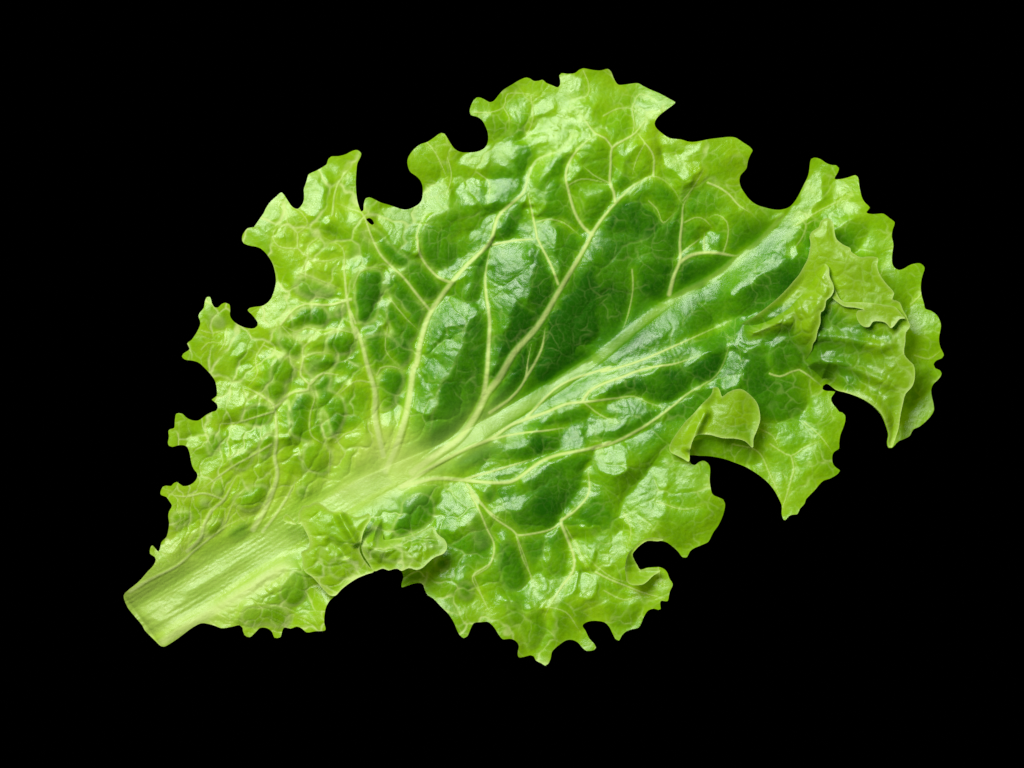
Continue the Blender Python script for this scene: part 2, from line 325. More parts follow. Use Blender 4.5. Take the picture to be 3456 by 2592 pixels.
# smaller veins, traced where the photograph shows them
for org, w, pts in [
    ((337, 675), 5, [(1100,180),(1150,130),(1100,60),(1020,20)]), ((337, 675), 5, [(1150,320),(1240,340),(1340,310)]),
    ((337, 675), 9, [(1000,690),(1080,600),(1160,572),(1270,582),(1370,560)]), ((337, 675), 5, [(700,710),(690,790),(650,850)]), ((337, 675), 4, [(560,720),(620,735),(700,715)]),
    ((337, 675), 4, [(560,830),(600,790),(680,790)]), ((337, 675), 6, [(910,790),(860,880),(870,960),(820,1030)]), ((337, 675), 6, [(1130,870),(1200,845),(1280,850)]),
    ((337, 675), 8, [(1165,1020),(1230,960),(1330,970)]), ((337, 675), 12, [(975,1140),(890,1080),(820,1040)]), ((337, 675), 8, [(960,1170),(860,1200),(760,1230),(640,1240)]),
    ((337, 675), 6, [(1270,1390),(1268,1470),(1260,1560)]), ((337, 675), 5, [(1300,1340),(1360,1290),(1420,1270)]), ((337, 675), 9, [(950,1350),(830,1420),(740,1470),(640,1540),(560,1600)]),
    ((337, 675), 6, [(1600,540),(1680,640),(1760,720)]), ((337, 675), 5, [(1590,700),(1580,830),(1640,910)]), ((337, 675), 7, [(1530,970),(1550,930),(1610,920),(1690,945)]), ((337, 675), 6, [(1400,490),(1440,400),(1530,372),(1590,390)]),
    ((337, 675), 6, [(900,800),(1000,850),(1110,900)]), ((337, 675), 5, [(1010,700),(1060,750),(1140,800)]), ((337, 675), 6, [(1430,740),(1300,720),(1180,770)]), ((337, 675), 6, [(1500,1010),(1420,1000),(1300,1090)]),
    ((1181, 202), 5, [(690,290),(780,290),(850,260),(870,190),(960,185),(1040,200)]), ((1181, 202), 4, [(850,265),(880,320),(880,380)]), ((1181, 202), 5, [(1000,200),(1010,330),(960,450)]),
    ((1181, 202), 5, [(1290,60),(1320,140),(1310,200),(1220,215)]), ((1181, 202), 5, [(1400,310),(1480,270),(1560,270),(1620,330)]), ((1181, 202), 5, [(1560,272),(1570,370),(1540,470)]),
    ((1181, 202), 5, [(1560,265),(1600,190),(1700,230)]), ((1181, 202), 4, [(1630,460),(1580,560),(1560,640)]), ((1181, 202), 5, [(1840,780),(1900,700),(1960,600)]),
    ((1181, 202), 4, [(1650,780),(1700,830),(1730,900),(1800,840)]), ((1181, 202), 5, [(1430,680),(1350,640),(1290,590)]), ((1181, 202), 5, [(1205,695),(1280,660),(1425,682)]),
    ((1181, 202), 5, [(1030,900),(1100,882),(1180,900),(1270,970)]), ((1181, 202), 10, [(790,1022),(900,1000),(1040,990)]), ((1181, 202), 7, [(1560,1160),(1565,1260),(1540,1400),(1510,1490)]),
    ((1181, 202), 5, [(540,540),(560,640),(530,760)]), ((1181, 202), 5, [(700,620),(770,680),(760,800)]), ((1181, 202), 5, [(410,440),(470,510),(540,660)]),
    ((1519, 1181), 6, [(130,1250),(220,1190),(240,1080)]), ((1519, 1181), 5, [(130,1250),(180,1370),(220,1450)]), ((1519, 1181), 5, [(370,1030),(430,1200),(470,1350)]), ((1519, 1181), 7, [(740,290),(830,360),(910,395)]),
    ((1519, 1181), 6, [(1770,520),(1830,560),(1885,585),(1960,540),(2050,500)]), ((1519, 1181), 5, [(1700,430),(1790,480),(1815,540)]), ((1519, 1181), 5, [(1960,400),(2050,480),(2110,560)]), ((1519, 1181), 7, [(1885,585),(1900,650),(1885,720),(1830,900)]),
    ((1519, 1181), 6, [(1560,520),(1700,560),(1770,690),(1840,850)]), ((1519, 1181), 5, [(640,980),(700,1090),(760,1220)]), ((1519, 1181), 5, [(800,1190),(900,1260),(1000,1290)]), ((1519, 1181), 5, [(1150,1200),(1170,1290),(1210,1310)]),
    ((1519, 1181), 5, [(1150,840),(1290,880),(1400,860)]), ((1519, 1181), 5, [(540,1420),(640,1450),(720,1560)]), ((1519, 1181), 5, [(850,1330),(960,1380),(1050,1360)]), ((1519, 1181), 5, [(960,900),(1000,1000),(980,1080)]),
    ((2500, 600), 6, [(330,220),(360,260),(340,330),(270,420)]), ((2500, 600), 5, [(360,260),(410,230)]), ((2500, 600), 6, [(690,620),(760,560),(800,470)]), ((2500, 600), 5, [(940,700),(1000,640),(1040,560)]), ((2500, 600), 5, [(960,980),(1040,1000),(1100,960)]), ((2500, 600), 6, [(310,260),(420,190),(580,110)]),
]:
    VEINS.append((PZ(*org, pts), w, max(4, w * 0.7)))

# tilts shaped for the traced sheens and shade: facets turned to the key light, and facets turned away from it
TOWARD = [
    (C1, [(1250,150),(1240,90),(1640,60),(1620,200),(1640,300),(1600,520),(1570,650),(1540,560),(1470,600),(1440,700),(1390,860),(1330,1050),(1260,1280),(1240,1000),(1270,750),(1260,500)], 1),
    (C1, [(1020,830),(960,1000),(890,1180),(860,1300),(830,1100),(900,960),(970,880)], 1),
    (C1, [(900,840),(830,960),(760,1080),(700,1180),(640,1300),(560,1450),(520,1600),(700,1650),(740,1500),(790,1330),(830,1200),(780,1150),(850,1000)], .7),
    (C1, [(780,640),(900,560),(1000,640),(1100,680),(1080,760),(950,800),(800,860),(700,1000),(640,1080),(620,1250),(560,1350),(590,1000),(690,760)], .7),
    (C1, [(230,330),(310,380),(300,560),(270,760),(180,800),(170,680),(240,560),(200,430)], .9),
    (C1, [(750,320),(850,370),(900,410),(1050,250),(1180,100),(1280,-50),(1100,-40),(1080,150),(950,230),(880,290)], .9),
    (C1, [(1700,0),(1800,0),(1820,120),(1860,330),(1790,200)], .9),
    (C1, [(480,0),(560,60),(560,150),(440,100),(300,-30)], .7),
    (T4, [(900,370),(950,370),(970,450),(920,540),(870,520)], .9),
    (T4, [(780,640),(1000,560),(1200,530),(1250,700),(1270,780),(1180,860),(1090,850),(880,890),(780,790),(740,760)], .5),
    (T4, [(820,980),(1000,880),(1050,890),(950,1020),(880,1120),(860,1250),(830,1330),(770,1260),(780,1100)], 1),
    (T4, [(1150,960),(1200,900),(1330,790),(1400,720),(1300,850),(1240,990),(1170,1130),(1130,1110)], 1),
    (T4, [(890,1220),(980,1140),(950,1260),(930,1350),(860,1430),(820,1400)], .9),
    (T4, [(440,1440),(560,1420),(760,1190),(740,1280),(560,1480),(470,1600),(350,1659),(360,1560)], .9),
    (T4, [(690,1560),(760,1420),(810,1440),(850,1500),(980,1450),(1010,1520),(960,1659),(680,1659)], .9),
    (T4, [(170,910),(390,820),(380,950),(200,1000)], .8),
    (T4, [(500,750),(600,750),(660,850),(650,1000),(670,1130),(550,1000),(510,900)], .7),
    (T4, [(450,1120),(700,1130),(640,1280),(450,1330),(200,1320),(120,1200)], .6),
    (T4, [(1080,150),(1200,150),(1260,200),(1210,350),(1150,350),(1080,270)], .5),
    (R1, [(320,200),(440,190),(560,220),(700,230),(650,300),(430,220)], .8),
    (R1, [(340,230),(420,340),(560,470),(640,600),(540,520),(400,400)], .9),
    (R1, [(430,380),(620,400),(700,420),(600,530),(480,440)], .7),
    (R1, [(1080,830),(1220,880),(1400,900),(1480,890),(1350,930),(1250,910)], .7),
    (R1, [(680,1640),(850,1500),(1090,1310),(1300,1170),(1450,1000),(1550,880),(1700,740),(1830,700),(1700,940),(1600,1100),(1600,1250),(1450,1350),(1250,1450),(1150,1590),(1000,1640),(1150,1450),(1000,1400)], .8),
    (R1, [(1680,700),(1740,560),(1850,560),(1820,730),(1700,760)], .6),
    (R1, [(760,1100),(830,1050),(900,1240),(770,1240)], .5),
    (R4, [(0,190),(200,130),(450,10),(560,0),(430,90),(250,170),(120,240),(0,300)], .8),
    (R4, [(0,330),(150,260),(300,200),(180,270),(100,360),(0,400)], .9),
    (R4, [(890,220),(990,160),(1000,240),(960,330),(880,320)], .9),
    (R4, [(1030,280),(1150,190),(1240,60),(1260,0),(1440,0),(1400,150),(1330,280),(1200,280),(1180,220)], .8),
    (R4, [(480,460),(700,460),(560,610),(250,660),(200,780),(0,800),(40,700),(200,600),(400,540)], .8),
    (R4, [(0,900),(150,850),(300,870),(280,1020),(200,1110),(100,1080),(30,960)], 1),
    (R4, [(440,1200),(560,1060),(640,1100),(620,1250),(680,1380),(620,1520),(400,1600),(260,1480),(300,1350)], .8),
    (R4, [(130,420),(400,390),(480,470),(330,540),(180,520)], .6),
    (C2, [(1120,780),(1300,720),(1320,860),(1200,850)], .9),
    (C2, [(1260,1180),(1400,1010),(1520,960),(1400,1100),(1290,1190)], 1),
    (C2, [(1790,700),(1830,690),(1850,780),(1750,820),(1650,760)], .9),
    (C2, [(1020,1370),(1080,1330),(1120,1400),(1050,1430)], 1.1),
    (C2, [(1110,1430),(1180,1350),(1270,1390),(1200,1440),(1140,1460)], 1.1),
    (C2, [(1880,1020),(1920,1150),(1900,1280),(1750,1430),(1690,1520),(1790,1280),(1840,1060)], 1),
    (C2, [(520,1330),(640,1220),(780,1240),(850,1420),(740,1580),(560,1620),(460,1500)], .8),
    (C2, [(0,1430),(150,1350),(290,1290),(180,1430),(60,1560),(0,1600)], .9),
    (C2, [(1400,480),(1650,370),(1800,260),(2100,170),(2050,230),(1850,390),(1500,480)], .5),
    (L2, [(1340,570),(1450,510),(1550,520),(1420,620),(1330,680),(1300,740),(1310,630)], 1),
    (L2, [(1620,270),(1740,230),(1870,320),(1740,440),(1640,370)], .9),
    (L2, [(1870,1010),(1920,1000),(1960,1120),(1970,1250),(1930,1320),(1890,1200)], 1),
    (L2, [(1000,1240),(1150,1190),(1350,1230),(1440,1220),(1400,1290),(1200,1340),(1040,1300)], .8),
    (L2, [(1480,1040),(1620,980),(1580,1150),(1580,1280),(1510,1320),(1490,1180)], .9),
    (L2, [(640,1320),(770,1310),(800,1400),(720,1400)], .8),
    (L2, [(1930,700),(2040,660),(2140,830),(2000,740)], .9),
    (L2, [(900,1480),(1100,1400),(1300,1380),(1200,1440),(1050,1490),(900,1600),(800,1659)], .8),
    (L2, [(920,780),(1050,800),(1200,880),(1100,1000),(1000,1050),(930,1050)], .6),
    (L2, [(1200,880),(1400,960),(1450,1080),(1380,1000),(1280,930)], .9),
    (L2, [(1350,40),(1600,20),(1650,90),(1500,200),(1350,320),(1310,200)], .6),
    (L2, [(1600,1440),(1690,1430),(1690,1480),(1610,1480)], 1),
    (L2, [(1070,530),(1120,460),(1200,450),(1140,510)], .9),
    (L2, [(1130,650),(1190,640),(1200,820),(1160,740)], .8),
    (L3, [(850,850),(900,780),(930,640),(1030,610),(1030,780),(1020,880)], .9),
    (L3, [(1060,960),(1110,900),(1120,980),(1080,980)], 1),
    (L3, [(1040,570),(1130,570),(1080,620)], .9),
    (L3, [(1600,1450),(1680,1450),(1690,1520),(1640,1659),(1590,1600)], .9),
    (L3, [(1340,1300),(1400,1280),(1480,1370),(1420,1380)], .8),
    (L3, [(1620,870),(1750,830),(2000,800),(2020,700),(2212,560),(2212,800),(2050,880),(1900,910),(1700,920)], .8),
    (L3, [(1590,900),(1700,950),(1950,900),(2000,960),(1950,1150),(1800,1100),(1650,1030)], .5),
    (L3, [(2050,1380),(2150,1470),(2212,1480),(2212,1420),(2120,1430)], .9),
    (L3, [(640,1560),(760,1520),(810,1659),(620,1659)], .5),
    (L1, [(390,740),(430,640),(520,580),(600,560),(560,680),(450,760)], .8),
    (L1, [(280,1320),(420,1220),(640,1120),(500,1230),(330,1340)], .9),
    (L1, [(880,1280),(1100,1210),(1400,1020),(1500,960),(1600,960),(1450,1030),(1250,1190),(1180,1230),(1060,1320)], .7),
    (L1, [(1690,1270),(1740,1230),(1770,1250),(1720,1330),(1690,1340)], .9),
    (B1, [(580,340),(630,390),(660,520),(680,620),(640,760),(560,800),(440,890),(520,760),(570,620),(590,480)], 1),
    (B1, [(420,680),(520,690),(480,770)], .8),
    (B1, [(670,130),(740,160),(840,230),(760,230)], 1),
    (B1, [(720,650),(820,680),(820,850),(740,860),(730,740)], .9),
    (B1, [(340,480),(400,370),(440,440),(400,520)], .9),
    (B1, [(840,330),(900,420),(940,510),(1010,540),(940,570),(880,460)], .8),
    (B1, [(890,240),(960,190),(1020,310),(930,320)], .8),
    (B1, [(640,340),(780,350),(830,500),(820,560),(700,470)], .6),
    (B1, [(1110,130),(1250,0),(1500,0),(1510,80),(1440,220),(1300,230),(1150,200)], .55),
    (B1, [(250,670),(330,650),(350,780),(280,830)], .7),
    (B1, [(340,880),(400,880),(400,970),(350,960)], .7),
    (B2, [(460,400),(560,430),(560,530),(450,420)], .8),
    (B2, [(1100,450),(1200,370),(1300,230),(1350,260),(1230,420),(1180,520),(1110,610)], 1),
    (B2, [(1040,640),(1120,640),(1250,600),(1500,540),(1450,640),(1350,640),(1250,620),(1140,680),(1060,730)], 1),
    (B2, [(1230,640),(1480,700),(1390,740),(1350,770),(1290,740)], 1),
    (R2, [(260,1480),(430,1360),(520,1300),(660,1330),(520,1450),(420,1500),(400,1640),(200,1659)], .5),
    (R2, [(170,1490),(260,1390),(320,1380),(230,1500)], 1),
    (R3, [(0,280),(200,180),(340,50),(370,120),(330,260),(200,320),(100,440),(0,400)], .9),
    (R3, [(440,150),(500,120),(470,260)], .8),
    (R3, [(1200,480),(1290,460),(1390,570),(1350,650),(1200,640),(1180,560)], .5),
    (R3, [(1370,480),(1520,340),(1500,420),(1400,520)], .6),
    (R3, [(1630,280),(1770,160),(1770,260),(1680,350),(1580,330)], .8),
    (R3, [(1500,1090),(1640,1000),(1780,830),(1800,1050),(1680,1200),(1480,1340),(1470,1200)], .4),
]
AWAY = [  # traced dark patches, shade among them; they also deepen the green
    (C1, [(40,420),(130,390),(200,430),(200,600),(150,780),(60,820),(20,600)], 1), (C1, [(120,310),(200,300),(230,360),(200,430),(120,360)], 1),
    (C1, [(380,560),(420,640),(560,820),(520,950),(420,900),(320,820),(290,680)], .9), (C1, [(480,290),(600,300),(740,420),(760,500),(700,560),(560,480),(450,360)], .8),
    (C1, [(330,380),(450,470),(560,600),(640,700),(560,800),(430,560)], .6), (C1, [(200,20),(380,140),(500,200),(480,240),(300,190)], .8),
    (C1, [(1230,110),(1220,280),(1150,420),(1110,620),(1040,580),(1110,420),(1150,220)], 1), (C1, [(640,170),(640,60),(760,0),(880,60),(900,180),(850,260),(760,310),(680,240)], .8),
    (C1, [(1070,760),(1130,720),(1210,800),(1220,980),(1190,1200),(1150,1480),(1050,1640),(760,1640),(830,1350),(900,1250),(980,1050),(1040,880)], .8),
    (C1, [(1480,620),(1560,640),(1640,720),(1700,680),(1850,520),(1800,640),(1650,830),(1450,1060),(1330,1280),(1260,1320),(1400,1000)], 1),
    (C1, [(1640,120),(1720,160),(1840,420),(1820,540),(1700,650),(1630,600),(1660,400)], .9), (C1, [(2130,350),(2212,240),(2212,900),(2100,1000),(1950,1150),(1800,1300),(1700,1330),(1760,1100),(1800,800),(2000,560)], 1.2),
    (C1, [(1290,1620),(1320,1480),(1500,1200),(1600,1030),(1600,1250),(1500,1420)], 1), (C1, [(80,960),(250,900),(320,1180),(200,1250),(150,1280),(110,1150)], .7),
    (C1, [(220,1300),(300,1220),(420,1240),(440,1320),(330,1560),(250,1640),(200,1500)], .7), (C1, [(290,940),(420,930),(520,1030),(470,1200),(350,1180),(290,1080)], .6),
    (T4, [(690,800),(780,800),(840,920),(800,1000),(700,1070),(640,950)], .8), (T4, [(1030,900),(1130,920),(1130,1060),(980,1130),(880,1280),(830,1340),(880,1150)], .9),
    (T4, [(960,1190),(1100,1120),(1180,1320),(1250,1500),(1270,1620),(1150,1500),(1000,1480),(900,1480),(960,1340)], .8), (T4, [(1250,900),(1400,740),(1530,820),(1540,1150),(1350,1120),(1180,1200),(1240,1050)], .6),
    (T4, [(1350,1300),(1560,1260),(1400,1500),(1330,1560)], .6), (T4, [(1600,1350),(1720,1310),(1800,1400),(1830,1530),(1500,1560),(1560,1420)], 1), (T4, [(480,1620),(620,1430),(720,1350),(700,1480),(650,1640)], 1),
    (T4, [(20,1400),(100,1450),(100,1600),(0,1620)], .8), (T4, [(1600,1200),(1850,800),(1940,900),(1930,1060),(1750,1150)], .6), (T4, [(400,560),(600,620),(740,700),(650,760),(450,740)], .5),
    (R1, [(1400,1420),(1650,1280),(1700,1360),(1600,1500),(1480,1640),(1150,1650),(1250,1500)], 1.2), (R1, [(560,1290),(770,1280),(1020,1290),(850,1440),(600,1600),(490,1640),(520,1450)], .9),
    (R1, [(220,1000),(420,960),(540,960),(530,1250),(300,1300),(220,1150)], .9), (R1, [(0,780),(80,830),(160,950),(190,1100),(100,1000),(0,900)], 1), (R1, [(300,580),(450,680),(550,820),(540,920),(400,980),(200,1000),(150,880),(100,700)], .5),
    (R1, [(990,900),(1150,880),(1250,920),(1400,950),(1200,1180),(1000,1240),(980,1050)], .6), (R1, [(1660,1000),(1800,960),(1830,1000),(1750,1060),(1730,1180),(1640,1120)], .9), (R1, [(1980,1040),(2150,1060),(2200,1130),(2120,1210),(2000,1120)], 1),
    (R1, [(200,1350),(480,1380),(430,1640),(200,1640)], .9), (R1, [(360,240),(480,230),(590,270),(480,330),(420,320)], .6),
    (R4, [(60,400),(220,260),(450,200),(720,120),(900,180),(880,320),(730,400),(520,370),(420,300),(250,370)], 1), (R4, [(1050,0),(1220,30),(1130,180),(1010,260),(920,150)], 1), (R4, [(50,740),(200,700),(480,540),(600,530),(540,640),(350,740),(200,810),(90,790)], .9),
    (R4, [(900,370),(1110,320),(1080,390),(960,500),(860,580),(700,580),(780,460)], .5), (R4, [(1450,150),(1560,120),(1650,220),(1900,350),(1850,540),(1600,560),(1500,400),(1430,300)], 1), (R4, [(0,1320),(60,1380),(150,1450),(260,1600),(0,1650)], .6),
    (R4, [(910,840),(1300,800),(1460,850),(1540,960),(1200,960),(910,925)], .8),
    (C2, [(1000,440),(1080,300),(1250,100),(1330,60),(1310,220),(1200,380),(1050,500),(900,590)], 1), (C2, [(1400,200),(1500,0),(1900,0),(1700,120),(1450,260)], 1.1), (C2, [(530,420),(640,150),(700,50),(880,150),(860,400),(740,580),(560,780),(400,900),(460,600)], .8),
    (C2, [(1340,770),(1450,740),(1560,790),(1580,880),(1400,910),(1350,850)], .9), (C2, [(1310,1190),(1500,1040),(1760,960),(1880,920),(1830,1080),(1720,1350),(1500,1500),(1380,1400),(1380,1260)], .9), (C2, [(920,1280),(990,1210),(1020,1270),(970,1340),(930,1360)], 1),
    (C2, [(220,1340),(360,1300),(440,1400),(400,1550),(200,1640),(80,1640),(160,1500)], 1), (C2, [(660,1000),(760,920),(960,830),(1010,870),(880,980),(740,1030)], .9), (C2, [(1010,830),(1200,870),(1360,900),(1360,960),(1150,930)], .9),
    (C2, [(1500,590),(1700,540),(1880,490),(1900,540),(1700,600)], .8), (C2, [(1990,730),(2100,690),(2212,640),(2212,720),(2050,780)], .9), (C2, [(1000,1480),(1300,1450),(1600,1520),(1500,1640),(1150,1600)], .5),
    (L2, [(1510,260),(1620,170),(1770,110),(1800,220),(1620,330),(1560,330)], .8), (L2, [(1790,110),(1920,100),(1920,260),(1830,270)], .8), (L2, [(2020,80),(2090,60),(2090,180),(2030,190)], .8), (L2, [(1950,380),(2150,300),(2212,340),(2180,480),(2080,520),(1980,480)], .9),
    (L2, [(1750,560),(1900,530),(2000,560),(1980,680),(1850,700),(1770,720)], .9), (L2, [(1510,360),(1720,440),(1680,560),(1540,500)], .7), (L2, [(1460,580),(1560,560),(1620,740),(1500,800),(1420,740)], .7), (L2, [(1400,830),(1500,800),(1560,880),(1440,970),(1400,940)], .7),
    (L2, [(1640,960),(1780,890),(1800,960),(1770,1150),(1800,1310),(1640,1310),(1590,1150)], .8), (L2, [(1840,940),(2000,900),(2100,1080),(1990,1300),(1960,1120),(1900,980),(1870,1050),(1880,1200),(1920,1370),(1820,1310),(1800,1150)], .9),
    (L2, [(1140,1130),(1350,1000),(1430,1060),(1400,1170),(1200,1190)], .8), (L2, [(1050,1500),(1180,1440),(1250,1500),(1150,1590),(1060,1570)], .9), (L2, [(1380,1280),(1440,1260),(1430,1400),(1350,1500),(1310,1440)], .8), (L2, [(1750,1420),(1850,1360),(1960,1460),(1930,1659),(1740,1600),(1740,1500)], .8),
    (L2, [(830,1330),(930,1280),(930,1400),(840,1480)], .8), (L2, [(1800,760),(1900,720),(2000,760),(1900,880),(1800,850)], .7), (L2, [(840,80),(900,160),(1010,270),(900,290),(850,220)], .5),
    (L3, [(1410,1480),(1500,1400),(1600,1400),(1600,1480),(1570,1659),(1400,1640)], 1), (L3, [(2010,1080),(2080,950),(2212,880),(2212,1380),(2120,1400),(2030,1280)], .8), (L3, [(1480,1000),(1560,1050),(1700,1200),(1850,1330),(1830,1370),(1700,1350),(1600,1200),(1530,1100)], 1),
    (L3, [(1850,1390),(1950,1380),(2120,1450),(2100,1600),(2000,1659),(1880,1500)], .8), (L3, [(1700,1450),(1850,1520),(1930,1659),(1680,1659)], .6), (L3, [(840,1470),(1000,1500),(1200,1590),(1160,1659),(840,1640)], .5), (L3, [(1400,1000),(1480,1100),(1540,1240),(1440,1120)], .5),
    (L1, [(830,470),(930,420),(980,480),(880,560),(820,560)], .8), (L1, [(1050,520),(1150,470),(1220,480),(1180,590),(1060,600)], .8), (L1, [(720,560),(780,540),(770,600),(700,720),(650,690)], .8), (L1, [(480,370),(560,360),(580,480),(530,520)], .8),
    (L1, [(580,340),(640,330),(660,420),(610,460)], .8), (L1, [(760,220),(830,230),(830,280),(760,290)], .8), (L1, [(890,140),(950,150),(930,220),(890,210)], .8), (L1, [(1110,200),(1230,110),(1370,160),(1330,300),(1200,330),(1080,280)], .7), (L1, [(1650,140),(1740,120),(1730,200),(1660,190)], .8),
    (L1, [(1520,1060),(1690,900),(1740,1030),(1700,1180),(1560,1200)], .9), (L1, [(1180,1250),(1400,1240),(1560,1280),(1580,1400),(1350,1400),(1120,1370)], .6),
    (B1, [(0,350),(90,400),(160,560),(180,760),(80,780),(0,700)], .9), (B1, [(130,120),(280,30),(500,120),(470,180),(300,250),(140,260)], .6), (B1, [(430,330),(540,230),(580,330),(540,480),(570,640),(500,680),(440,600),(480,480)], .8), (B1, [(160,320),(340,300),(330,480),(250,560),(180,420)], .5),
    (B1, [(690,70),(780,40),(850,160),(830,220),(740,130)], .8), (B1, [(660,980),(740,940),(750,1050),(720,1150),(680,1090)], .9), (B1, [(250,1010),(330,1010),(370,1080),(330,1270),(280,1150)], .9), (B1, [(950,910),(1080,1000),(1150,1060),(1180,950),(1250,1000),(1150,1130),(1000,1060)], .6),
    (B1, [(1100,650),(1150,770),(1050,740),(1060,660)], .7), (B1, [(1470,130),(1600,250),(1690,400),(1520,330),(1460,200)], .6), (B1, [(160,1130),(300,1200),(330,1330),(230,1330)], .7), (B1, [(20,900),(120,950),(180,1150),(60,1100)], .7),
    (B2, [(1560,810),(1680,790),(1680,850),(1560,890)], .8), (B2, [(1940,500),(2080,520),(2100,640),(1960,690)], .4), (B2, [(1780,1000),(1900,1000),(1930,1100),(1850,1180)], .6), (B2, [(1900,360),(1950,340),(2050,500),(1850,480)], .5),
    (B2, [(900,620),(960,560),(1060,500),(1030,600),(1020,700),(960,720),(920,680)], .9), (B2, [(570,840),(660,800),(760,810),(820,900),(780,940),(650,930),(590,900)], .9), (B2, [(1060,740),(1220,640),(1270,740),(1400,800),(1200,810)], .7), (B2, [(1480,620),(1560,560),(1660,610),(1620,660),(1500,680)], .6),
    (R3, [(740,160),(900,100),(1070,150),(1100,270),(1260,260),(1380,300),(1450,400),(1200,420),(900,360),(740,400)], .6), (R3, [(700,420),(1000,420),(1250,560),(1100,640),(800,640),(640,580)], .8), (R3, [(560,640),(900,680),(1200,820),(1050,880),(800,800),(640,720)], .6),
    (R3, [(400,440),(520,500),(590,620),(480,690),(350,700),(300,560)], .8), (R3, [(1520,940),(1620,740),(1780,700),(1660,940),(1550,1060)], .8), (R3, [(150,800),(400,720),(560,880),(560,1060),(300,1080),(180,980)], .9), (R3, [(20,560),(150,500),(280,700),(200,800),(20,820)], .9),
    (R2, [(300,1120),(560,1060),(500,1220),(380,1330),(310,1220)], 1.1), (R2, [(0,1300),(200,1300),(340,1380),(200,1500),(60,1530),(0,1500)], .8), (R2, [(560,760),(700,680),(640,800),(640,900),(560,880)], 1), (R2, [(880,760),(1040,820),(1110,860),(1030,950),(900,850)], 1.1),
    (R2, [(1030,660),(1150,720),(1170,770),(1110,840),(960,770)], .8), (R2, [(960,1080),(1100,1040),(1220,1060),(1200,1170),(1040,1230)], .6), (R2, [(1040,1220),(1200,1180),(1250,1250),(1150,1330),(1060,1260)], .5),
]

# ------------------------------------------------------------------ fields over the whole leaf
print("fields")
out_p = catmull(OUTLINE, 7, True)
sd_out = poly_field(out_p, 190.0)
sd_hole = poly_field(catmull(HOLE, 6, True), 60.0)
sd_leaf = np.where(sd_hole > -59.9, np.minimum(sd_out, -sd_hole), sd_out)

vd = np.full((NY, NX), 400.0)              # distance to the rim of the nearest vein
vprof = np.zeros((NY, NX))                 # rounded section of the vein
vmask = np.zeros((NY, NX))
vid = np.full((NY, NX), -1, np.int32)
vbest = np.full((NY, NX), 1.0)


def lay_vein(idx, pts, w0, w1, R=130.0):
    p = catmull(pts, 14)
    n = len(p) - 1
    for i in range(n):
        a, b = p[i], p[i + 1]
        sy, sx = window(min(a[0], b[0]) - R, max(a[0], b[0]) + R, min(a[1], b[1]) - R, max(a[1], b[1]) + R)
        d, t = seg_dist(sy, sx, a, b)
        u = (i + t) / n
        w = 0.5 * (w0 + (w1 - w0) * u ** 0.7)
        fade = np.clip(u / 0.10, 0.25 if w0 > 15 else 1, 1) * np.clip((1 - u) / 0.22, 0, 1)
        w = 0.88 * w * (0.45 + 0.55 * np.clip((1 - u) / 0.3, 0, 1))
        np.minimum(vd[sy, sx], np.maximum(d - w, 0), out=vd[sy, sx])
        q = d / w
        np.maximum(vprof[sy, sx], fade * w * np.sqrt(np.clip(1 - (q / 1.25) ** 2, 0, 1)), out=vprof[sy, sx])
        np.maximum(vmask[sy, sx], (0.72 if w0 < 8 else 1.0) * (0.35 + 0.65 * np.clip((1 - u) / 0.25, 0, 1)) * (1 - smooth01((q - 0.25) / 1.15)), out=vmask[sy, sx])
        m = q < vbest[sy, sx]
        vbest[sy, sx] = np.where(m, q, vbest[sy, sx])
        vid[sy, sx] = np.where(m, idx, vid[sy, sx])


for k, (pts, w0, w1) in enumerate(VEINS):
    lay_vein(k + 1, pts, w0, w1)
mid_p = catmull(MIDRIB, 14)
# the stem is broad, the rib narrows quickly into the blade
rib_w = lambda u: np.interp(u, [0, 0.08, 0.16, 0.26, 0.36, 0.48, 0.62, 0.78, 1.0], [150, 150, 125, 88, 60, 46, 36, 26, 14])
nseg = len(mid_p) - 1
ribprof = np.zeros((NY, NX)); ribu = np.zeros((NY, NX)); ribq = np.full((NY, NX), 99.0); ribd = np.full((NY, NX), 420.0)
for i in range(nseg):
    a, b = mid_p[i], mid_p[i + 1]
    R = 420
    sy, sx = window(min(a[0], b[0]) - R, max(a[0], b[0]) + R, min(a[1], b[1]) - R, max(a[1], b[1]) + R)
    d, t = seg_dist(sy, sx, a, b)
    u = (i + t) / nseg
    w = 0.5 * rib_w(u)
    q = d / w
    m = q < ribq[sy, sx]
    ribq[sy, sx] = np.where(m, q, ribq[sy, sx]); ribu[sy, sx] = np.where(m, u, ribu[sy, sx])
    np.minimum(ribd[sy, sx], d, out=ribd[sy, sx])
    np.minimum(vd[sy, sx], np.maximum(d - w, 0), out=vd[sy, sx])
    np.maximum(ribprof[sy, sx], np.minimum(w, 24) * np.sqrt(np.clip(1 - (q / 1.25) ** 2, 0, 1)), out=ribprof[sy, sx])
ribmask = (1 - smooth01((ribq - 0.30) / 1.25)) * (0.15 + 0.85 * smooth01((ribu - 0.26) / 0.22))

# nets of small veins, finer towards the margin
wx = GX + 26 * vnoise(GX / 95, GY / 95, 5) + 8 * vnoise(GX / 28, GY / 28, 6)
wy = GY + 26 * vnoise(GX / 95, GY / 95, 8) + 8 * vnoise(GX / 28, GY / 28, 9)
